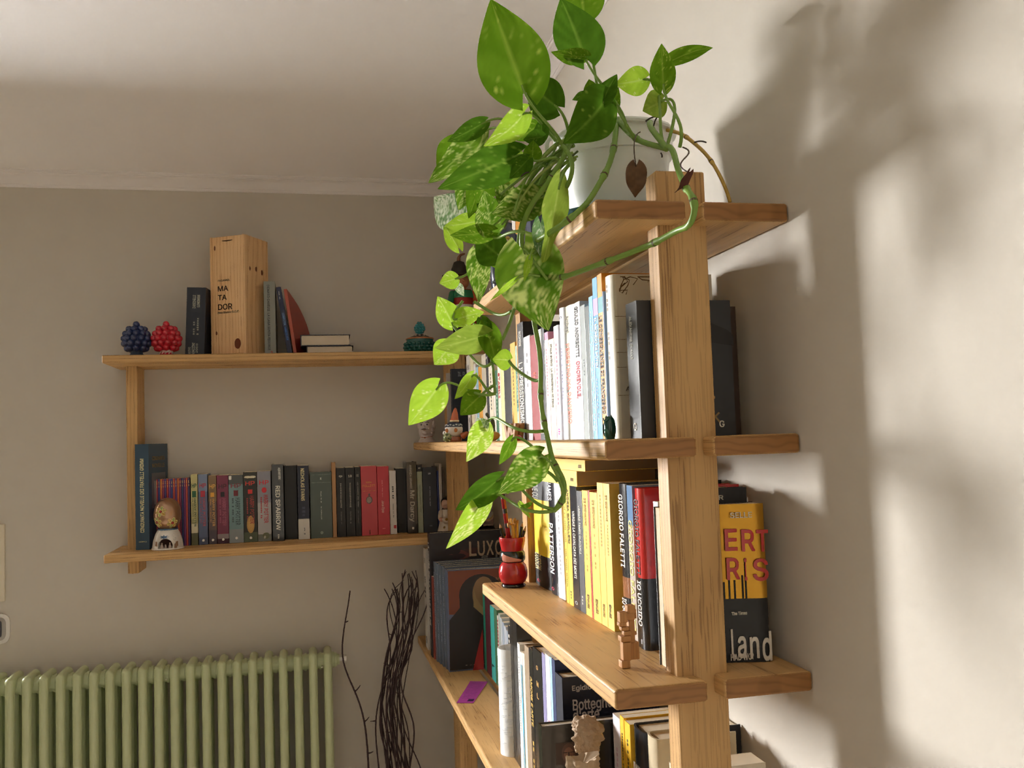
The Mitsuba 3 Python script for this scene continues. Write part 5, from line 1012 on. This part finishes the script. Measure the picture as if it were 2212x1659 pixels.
LC = {'d': ('#3c6016', '#507820', '#8ea64a'), 'm': ('#547c18', '#6c9426', '#b4c65a'), 'b': ('#96be34', '#aace44', '#e4eaa4'), 'v': ('#446a18', '#6a8e28', '#c2cc7c'), 'w': ('#5a8450', '#8aa872', '#e8eedc'), 'o': ('#7c9634', '#96ae48', '#bcc874')}
NL = [0]
def back(px): return max(0, 1105-px)*.0012       # the hanging growth follows the shelf's front edge away from the camera
def leaf(bx, by, tx, ty, w, D, kind='m', dD=0.0, roll=0, fold=.18, bend=.0, stem=None, twist=0, wav=.0, name='leaf', lab=None, curl=0.0, varieg=None):
    """a heart shaped blade: base and tip pixels at depths D and D+dD give its place and length; w its width as a part of the length"""
    NL[0] += 1; sd = NL[0]
    D += back(bx)
    B_, Tt = at(bx, by, D), at(tx, ty, D+dD); A_ = Tt-B_; L = np.linalg.norm(A_); A_ = A_/L
    v = (B_+Tt)/2-EYE; v /= np.linalg.norm(v); S0 = np.cross(A_, v); S0 /= np.linalg.norm(S0); N0 = np.cross(S0, A_)
    if N0@v > 0: N0 = -N0; S0 = -S0
    ns, nt = 30, 18; V = []; Cc = []
    dk, lt, st = (lin(c) for c in LC[kind])
    sv, tv = np.linspace(0, 1, ns+1), np.linspace(-1, 1, nt+1)
    for s in sv:
        hw = L*w*.57*math.sin(math.pi*s**.60)**.78*(1-.30*s**4) if 0 < s < 1 else 0.0
        if s == 0: hw = L*w*.12
        r = math.radians(roll+twist*s); S = S0*math.cos(r)+N0*math.sin(r); N = N0*math.cos(r)-S0*math.sin(r)
        for t in tv:
            al = s-.20*abs(t)**1.2*math.exp(-s*6)
            nz = bend*L*4*s*(1-s)-curl*L*s*s+fold*abs(t)*hw-fold*.45*hw*t*t*1.2+wav*L*.05*math.sin(s*11+sd)*t+.010*L*math.sin((s-.4*abs(t))*40)*abs(t)*(1-abs(t))*.8
            V.append(B_+A_*(L*al)+S*(hw*t)+N*nz)
    V = np.array(V); ss, tt = np.repeat(sv, nt+1), np.tile(tv, ns+1)
    q = ss-.42*np.abs(tt)
    n1 = meshkit.fbm(np.c_[q*9, tt*2.2, np.full(len(q), sd*3.1)], 3, 1); n2 = meshkit.fbm(np.c_[q*26+5, tt*3.5, np.full(len(q), sd*1.7)], 3, 2)
    thr = {'d': .70, 'm': .67, 'b': .65, 'v': .55, 'w': .46, 'o': .70}[kind] if varieg is None else varieg
    k1 = np.clip((n1-.3)*1.8, 0, 1)[:, None]; k2 = np.clip((n2-thr)*9, 0, 1)[:, None]*.85; k3 = (np.clip(1-np.abs(tt)/.055, 0, 1)*.5)[:, None]
    Cc = dk*(1-k1)+lt*k1; Cc = Cc*(1-k2)+st*k2; Cc = Cc*(1-k3)+(lt*.5+st*.5)*k3
    Fc = []
    for i in range(ns):
        for j in range(nt): a = i*(nt+1)+j; Fc += [(a, a+nt+1, a+nt+2), (a, a+nt+2, a+1)]
    add(PL, name, trimesh.Trimesh(V, Fc, process=False), 'leaf', Cc, True, label=lab)
    if stem:
        stem = [(q[0], q[1], q[2]+back(q[0])) for q in stem]
        P_ = [at(*stem[0])]+[at(*q) for q in stem[1:]]+[B_, B_+A_*L*.06]
        add(PL, 'leaf_stalk', tube(spline(P_, 18), np.linspace(.0024, .0016, 18), 7), 'satin', '#6f8f38', True)
def vine(pts, r=.0042, c='#6a8a34', n=60, nodes=(), r1=None):
    P_ = spline([at(p[0], p[1], p[2]+back(p[0])) for p in pts], n); r = r*.78; R_ = np.linspace(r, r1 or r*.9, n)
    for f in nodes: i = int(f*(n-1)); R_[max(0, i-1):i+2] *= 1.28
    add(PL, 'vine', tube(P_, R_, 9), 'satin', c, True)
    for f in nodes:
        i = min(n-2, int(f*(n-1))); add(PL, 'vine_node', tube([P_[i]-(P_[i+1]-P_[i])*.25, P_[i]+(P_[i+1]-P_[i])*.25], R_[i]*1.06, 8), 'satin', '#4a3a22')
# vines
vine([(1314, 256, 1.30), (1280, 262, 1.27), (1245, 278, 1.24), (1224, 296, 1.22)], .0052)
vine([(1338, 262, 1.29), (1330, 285, 1.24), (1325, 322, 1.21), (1312, 364, 1.19), (1290, 405, 1.17), (1261, 446, 1.15), (1225, 477, 1.15), (1187, 503, 1.17), (1160, 520, 1.2)], .0050, nodes=(.33, .5, .78))
vine([(1339, 258, 1.30), (1352, 280, 1.24), (1379, 302, 1.21), (1408, 313, 1.18), (1438, 321, 1.16)], .0052, nodes=(.6,))
vine([(1404, 265, 1.26), (1412, 284, 1.20), (1428, 305, 1.16), (1440, 322, 1.14)], .0055)
vine([(1438, 320, 1.15), (1454, 328, 1.11), (1463, 360, 1.08), (1474, 390, 1.05), (1486, 412, 1.02), (1497, 431, 1.00), (1500, 455, .995), (1494, 476, 1.00), (1470, 495, 1.03), (1432, 515, 1.06), (1396, 532, 1.09), (1335, 556, 1.12), (1275, 578, 1.15), (1225, 596, 1.18), (1187, 604, 1.2)], .0048, nodes=(.32, .40, .62, .79, .96), n=90)
vine([(1440, 281, 1.32), (1465, 287, 1.30), (1488, 300, 1.27), (1516, 324, 1.25), (1542, 357, 1.23), (1562, 395, 1.22), (1577, 437, 1.215)], .0034, '#b09040', nodes=(.3, .65))
vine([(1215, 315, 1.2), (1230, 335, 1.19), (1236, 360, 1.185), (1232, 385, 1.19), (1216, 415, 1.2)], .0040)
vine([(1237, 298, 1.25), (1222, 330, 1.23), (1205, 362, 1.22), (1180, 400, 1.22), (1150, 440, 1.24), (1128, 500, 1.26), (1130, 545, 1.27)], .0050, nodes=(.4,))
vine([(1225, 300, 1.26), (1195, 350, 1.26), (1165, 400, 1.27), (1140, 450, 1.28), (1128, 480, 1.29), (1118, 620, 1.3), (1112, 668, 1.31)], .0040)
vine([(1112, 660, 1.31), (1098, 705, 1.31), (1086, 733, 1.31)], .0036)
vine([(1204, 330, 1.27), (1178, 372, 1.28), (1150, 420, 1.29), (1110, 470, 1.3)], .0040)
vine([(1160, 520, 1.2), (1151, 600, 1.22), (1153, 690, 1.23), (1163, 745, 1.23), (1168, 800, 1.23), (1168, 860, 1.22), (1174, 905, 1.21), (1185, 955, 1.20), (1200, 1006, 1.19), (1216, 1035, 1.18), (1219, 1062, 1.18), (1211, 1086, 1.18), (1197, 1103, 1.185)], .0045, nodes=(.56, .66, .83, .97), n=80)
vine([(1169, 805, 1.23), (1160, 822, 1.24), (1140, 815, 1.25), (1118, 800, 1.26), (1100, 780, 1.27)], .0030)
vine([(1024, 700, 1.33), (1050, 740, 1.33), (1064, 790, 1.33), (1068, 830, 1.33), (1070, 850, 1.33)], .0030)
vine([(1025, 652, 1.3), (1050, 668, 1.31), (1085, 680, 1.31), (1104, 672, 1.31)], .0030)
# leaves: base x, y, tip x, y, width, depth, kind
leaf(1131, 195, 1060, -2, .70, 1.17, 'm', -.03, 8, .16, .04, stem=[(1216, 318, 1.22), (1180, 265, 1.19)], lab='largest leaf, raised against the ceiling')
leaf(1262, 123, 1211, -4, .78, 1.20, 'd', .0, -30, .35, .02, stem=[(1352, 270, 1.24), (1310, 195, 1.21)])
leaf(1262, 122, 1190, 112, .50, 1.195, 'm', -.02, 35, .15, .05)
leaf(1261, 30, 1250, -75, .80, 1.22, 'm', 0, 0, .12, .0, stem=[(1300, 262, 1.27), (1288, 175, 1.25), (1270, 80, 1.23)])
leaf(1202, 230, 1136, 176, .82, 1.25, 'd', .02, 15, .2, .04, stem=[(1228, 290, 1.26)])
leaf(1130, 246, 1044, 316, .46, 1.22, 'b', -.02, 20, .15, .16, stem=[(1205, 305, 1.25), (1170, 268, 1.24)])
leaf(1043, 266, 966, 306, .46, 1.33, 'd', 0, 20, .2, .05, stem=[(1110, 330, 1.32)])
leaf(1032, 296, 925, 396, .40, 1.36, 'v', 0, 15, .25, .06, wav=.8, stem=[(1100, 340, 1.34)])
leaf(1000, 310, 945, 385, .75, 1.38, 'm', 0, -10, .25, .06, wav=.8)
leaf(1112, 338, 948, 408, .40, 1.25, 'd', -.04, 5, .1, .06, curl=.05, stem=[(1190, 372, 1.27)])
leaf(1118, 345, 1040, 372, 1.0, 1.27, 'o', 0, 20, .1, .04)
leaf(1150, 342, 1152, 303, .95, 1.23, 'm', -.01, 0, .05, .08, stem=[(1205, 372, 1.24), (1180, 343, 1.23)])
leaf(1160, 272, 1117, 304, .75, 1.28, 'm', 0, 0, .1, .05, stem=[(1200, 305, 1.28)])
leaf(1140, 345, 1100, 386, .66, 1.22, 'd', 0, 10, .2, .04)
leaf(1170, 300, 1172, 250, .62, 1.24, 'd', 0, 20, .2, .04)
leaf(1172, 296, 1130, 302, .75, 1.23, 'd', 0, 0, .1, .04)
leaf(1305, 219, 1216, 310, .66, 1.17, 'd', -.03, 20, .18, .10, stem=[(1383, 303, 1.21), (1345, 255, 1.19)], lab='dark leaf arching over the pot rim')
leaf(1300, 222, 1333, 160, .62, 1.17, 'd', .0, 30, .2, .04)
leaf(1392, 171, 1328, 182, .85, 1.21, 'b', 0, 8, .1, .14, stem=[(1452, 322, 1.17), (1425, 230, 1.19)])
leaf(1433, 187, 1429, 94, .56, 1.16, 'm', -.01, 5, .2, .02, stem=[(1468, 318, 1.15), (1455, 240, 1.15)])
leaf(1446, 134, 1540, 103, .28, 1.20, 'm', .03, 30, .15, .08, stem=[(1436, 190, 1.19)])
leaf(1430, 218, 1388, 240, 1.15, 1.20, 'o', 0, 10, .1, .05, stem=[(1440, 318, 1.18)])
leaf(1262, 203, 1236, 216, .6, 1.28, 'd', 0, 20, .1, .05, stem=[(1285, 262, 1.29)])
leaf(1280, 206, 1272, 171, .85, 1.28, 'm', 0, 0, .1, .05, stem=[(1290, 262, 1.29)])
leaf(1316, 246, 1336, 188, .55, 1.26, 'm', 0, 20, .2, .05)
leaf(1208, 400, 1174, 567, .28, 1.19, 'o', -.02, 10, .12, .02, twist=30, wav=.9, stem=[(1232, 350, 1.2)])
leaf(1168, 482, 1176, 570, .42, 1.20, 'w', 0, 0, .2, .04, varieg=.62)
leaf(995, 471, 937, 425, 1.05, 1.31, 'w', 0, 15, .15, .06, stem=[(1030, 480, 1.31)], varieg=.44, lab='white streaked leaf')
leaf(1060, 497, 1046, 412, .92, 1.26, 'v', -.02, -38, .3, .02, stem=[(1145, 506, 1.24), (1100, 503, 1.25)])
leaf(1060, 500, 972, 508, .50, 1.25, 'm', 0, 30, .2, .05)
leaf(1030, 478, 960, 488, .62, 1.3, 'b', 0, 20, .2, .06)
leaf(990, 535, 958, 482, .5, 1.31, 'b', 0, 10, .2, .05)
leaf(1066, 362, 1030, 440, .85, 1.29, 'm', 0, 0, .15, .08)
leaf(1020, 370, 990, 455, .60, 1.31, 'v', 0, 10, .2, .05)
leaf(1048, 380, 1012, 472, .50, 1.3, 'm', 0, -15, .2, .05)
leaf(1165, 428, 1062, 462, .64, 1.26, 'v', 0, 8, .16, .06, stem=[(1200, 372, 1.25)])
leaf(1108, 438, 1070, 390, .72, 1.29, 'v', 0, 10, .15, .05)
leaf(1060, 465, 1030, 420, .6, 1.31, 'd', 0, 0, .2, .05)
leaf(1078, 552, 1028, 512, .95, 1.33, 'd', .02, 0, .1, .05, stem=[(1128, 528, 1.3)])
leaf(1050, 548, 1072, 580, .5, 1.33, 'm', 0, 0, .1, .03)
leaf(1131, 540, 1185, 715, .70, 1.215, 'v', -.03, -8, .14, .05, stem=[(1185, 604, 1.2), (1150, 560, 1.2)], varieg=.53, lab='large speckled leaf over the end of the top shelf')
leaf(1144, 558, 1132, 608, .30, 1.19, 'b', 0, 0, .2, .05, stem=[(1152, 540, 1.2)])
leaf(1030, 550, 1034, 656, .46, 1.30, 'v', 0, 12, .2, .05, twist=20, stem=[(1052, 520, 1.31)], varieg=.52)
leaf(985, 602, 949, 612, .95, 1.33, 'b', 0, 5, .1, .06, stem=[(1012, 588, 1.33)])
leaf(988, 615, 1002, 640, .6, 1.34, 'w', 0, 0, .1, .05)
leaf(977, 700, 945, 640, .72, 1.27, 'b', 0, -18, .22, .05, stem=[(1025, 735, 1.28)])
leaf(985, 690, 1046, 674, .62, 1.28, 'b', 0, 12, .2, .08, stem=[(1000, 650, 1.3)])
leaf(1046, 725, 940, 752, .50, 1.30, 'o', -.02, 12, .1, .06)
leaf(1112, 605, 1058, 650, .16, 1.19, 'b', 0, 0, .1, .35, stem=[(1182, 604, 1.2)])
leaf(974, 747, 938, 788, 1.0, 1.27, 'b', 0, 6, .1, .08, stem=[(1062, 784, 1.31), (1020, 772, 1.29)])
leaf(1050, 706, 1072, 790, .55, 1.31, 'm', 0, 20, .2, .05)
leaf(1100, 778, 1064, 776, 1.15, 1.27, 'b', 0, -8, .2, .05)
leaf(1040, 690, 1062, 730, .6, 1.3, 'd', 0, 0, .2, .05)
leaf(945, 838, 882, 919, .66, 1.25, 'b', -.02, 6, .12, .05, stem=[(1070, 850, 1.33), (1010, 842, 1.28)], lab='bright leaf hanging farthest left')
leaf(1036, 856, 994, 897, .80, 1.30, 'm', 0, -5, .25, .06, stem=[(1068, 832, 1.33)])
leaf(1020, 812, 982, 862, .50, 1.29, 'b', 0, 25, .2, .08, stem=[(1068, 850, 1.33), (1045, 832, 1.31)])
leaf(1046, 922, 1007, 998, .56, 1.22, 'b', -.02, 14, .2, .12, stem=[(1174, 931, 1.21), (1110, 924, 1.21)], varieg=.54)
leaf(1047, 925, 1030, 902, .95, 1.22, 'w', 0, 0, .2, .05)
leaf(1106, 950, 1078, 1004, .46, 1.21, 'm', 0, 25, .25, .05, stem=[(1200, 1006, 1.19), (1150, 965, 1.2)])
leaf(1165, 988, 1075, 1068, .54, 1.17, 'v', -.03, 10, .15, .13, stem=[(1214, 1084, 1.18), (1200, 1020, 1.17)], varieg=.58, lab='speckled leaf low on the hanging vine')
leaf(1155, 1018, 1122, 1034, .95, 1.19, 'd', 0, 0, .1, .05, stem=[(1205, 1040, 1.18)])
leaf(1076, 1036, 984, 1102, .42, 1.21, 'd', .02, 15, .15, .12, stem=[(1197, 1100, 1.185), (1130, 1060, 1.2)])
leaf(1045, 1081, 963, 1186, .34, 1.19, 'b', -.03, 12, .15, .14, stem=[(1197, 1103, 1.185), (1120, 1094, 1.19)], varieg=.55, lab='long bright leaf lowest on the vine')
leaf(1090, 1044, 1098, 1068, .7, 1.2, 'b', 0, 10, .2, .05)
leaf(1146, 1086, 1122, 1090, .45, 1.18, 'm', 0, 30, .2, .4)
leaf(1124, 1088, 1146, 1120, .30, 1.18, 'b', 0, 0, .2, -.30)
# thin crossing stalks in the crown
R = random.Random(33)
for i in range(16):
    a, b = (R.uniform(1195, 1250), R.uniform(300, 350), R.uniform(1.22, 1.3)), (R.uniform(1060, 1150), R.uniform(390, 500), R.uniform(1.22, 1.32))
    m_ = ((a[0]+b[0])/2+R.uniform(-12, 18), (a[1]+b[1])/2-R.uniform(0, 20), (a[2]+b[2])/2)
    vine([a, m_, b], R.uniform(.0018, .0034), R.choice(['#6f8f38', '#5c7a2e', '#8aa04c', '#4a5a2a']), 24)
# dried remains
leaf(1374, 358, 1372, 428, .62, 1.165, 'd', .01, 10, .3, .05, wav=1.5, name='dried_leaf', lab='dry brown leaf')
kd = [k for k in scene if k.startswith(PL+'__dried_leaf')][-1]
v_ = meshkit.WRITTEN[scene[kd]['filename']]; scene[kd] = mikit.ply((v_[0], v_[1]), 'matte', smooth=True, color=np.broadcast_to(lin('#5a4430'), (len(v_[0]), 3))*(.7+.6*meshkit.noise(v_[0]*220, 3))[:, None])
vine([(1383, 285, 1.2), (1370, 310, 1.17), (1371, 340, 1.16), (1374, 360, 1.165)], .0010, '#3a2a1e', 20)
leaf(1489, 372, 1458, 416, .30, 1.03, 'd', 0, 20, .3, .2, wav=1.5, name='dried_leaf')
kd = [k for k in scene if k.startswith(PL+'__dried_leaf')][-1]
v_ = meshkit.WRITTEN[scene[kd]['filename']]; scene[kd] = mikit.ply((v_[0], v_[1]), 'matte', smooth=True, color=np.broadcast_to(lin('#4a2a20'), (len(v_[0]), 3)))
vine([(1475, 318, 1.1), (1476, 345, 1.06), (1472, 362, 1.04), (1489, 373, 1.03)], .0012, '#3a261c', 20)
for a, b in (((1395, 262), (1420, 252)), ((1420, 252), (1412, 272)), ((1272, 264), (1285, 262)), ((1500, 308), (1526, 308)), ((1430, 340), (1427, 330)), ((1143, 372), (1126, 382))):
    vine([(*a, 1.22), ((a[0]+b[0])/2, (a[1]+b[1])/2-3, 1.22), (*b, 1.22)], .0014, '#2e2418', 10)
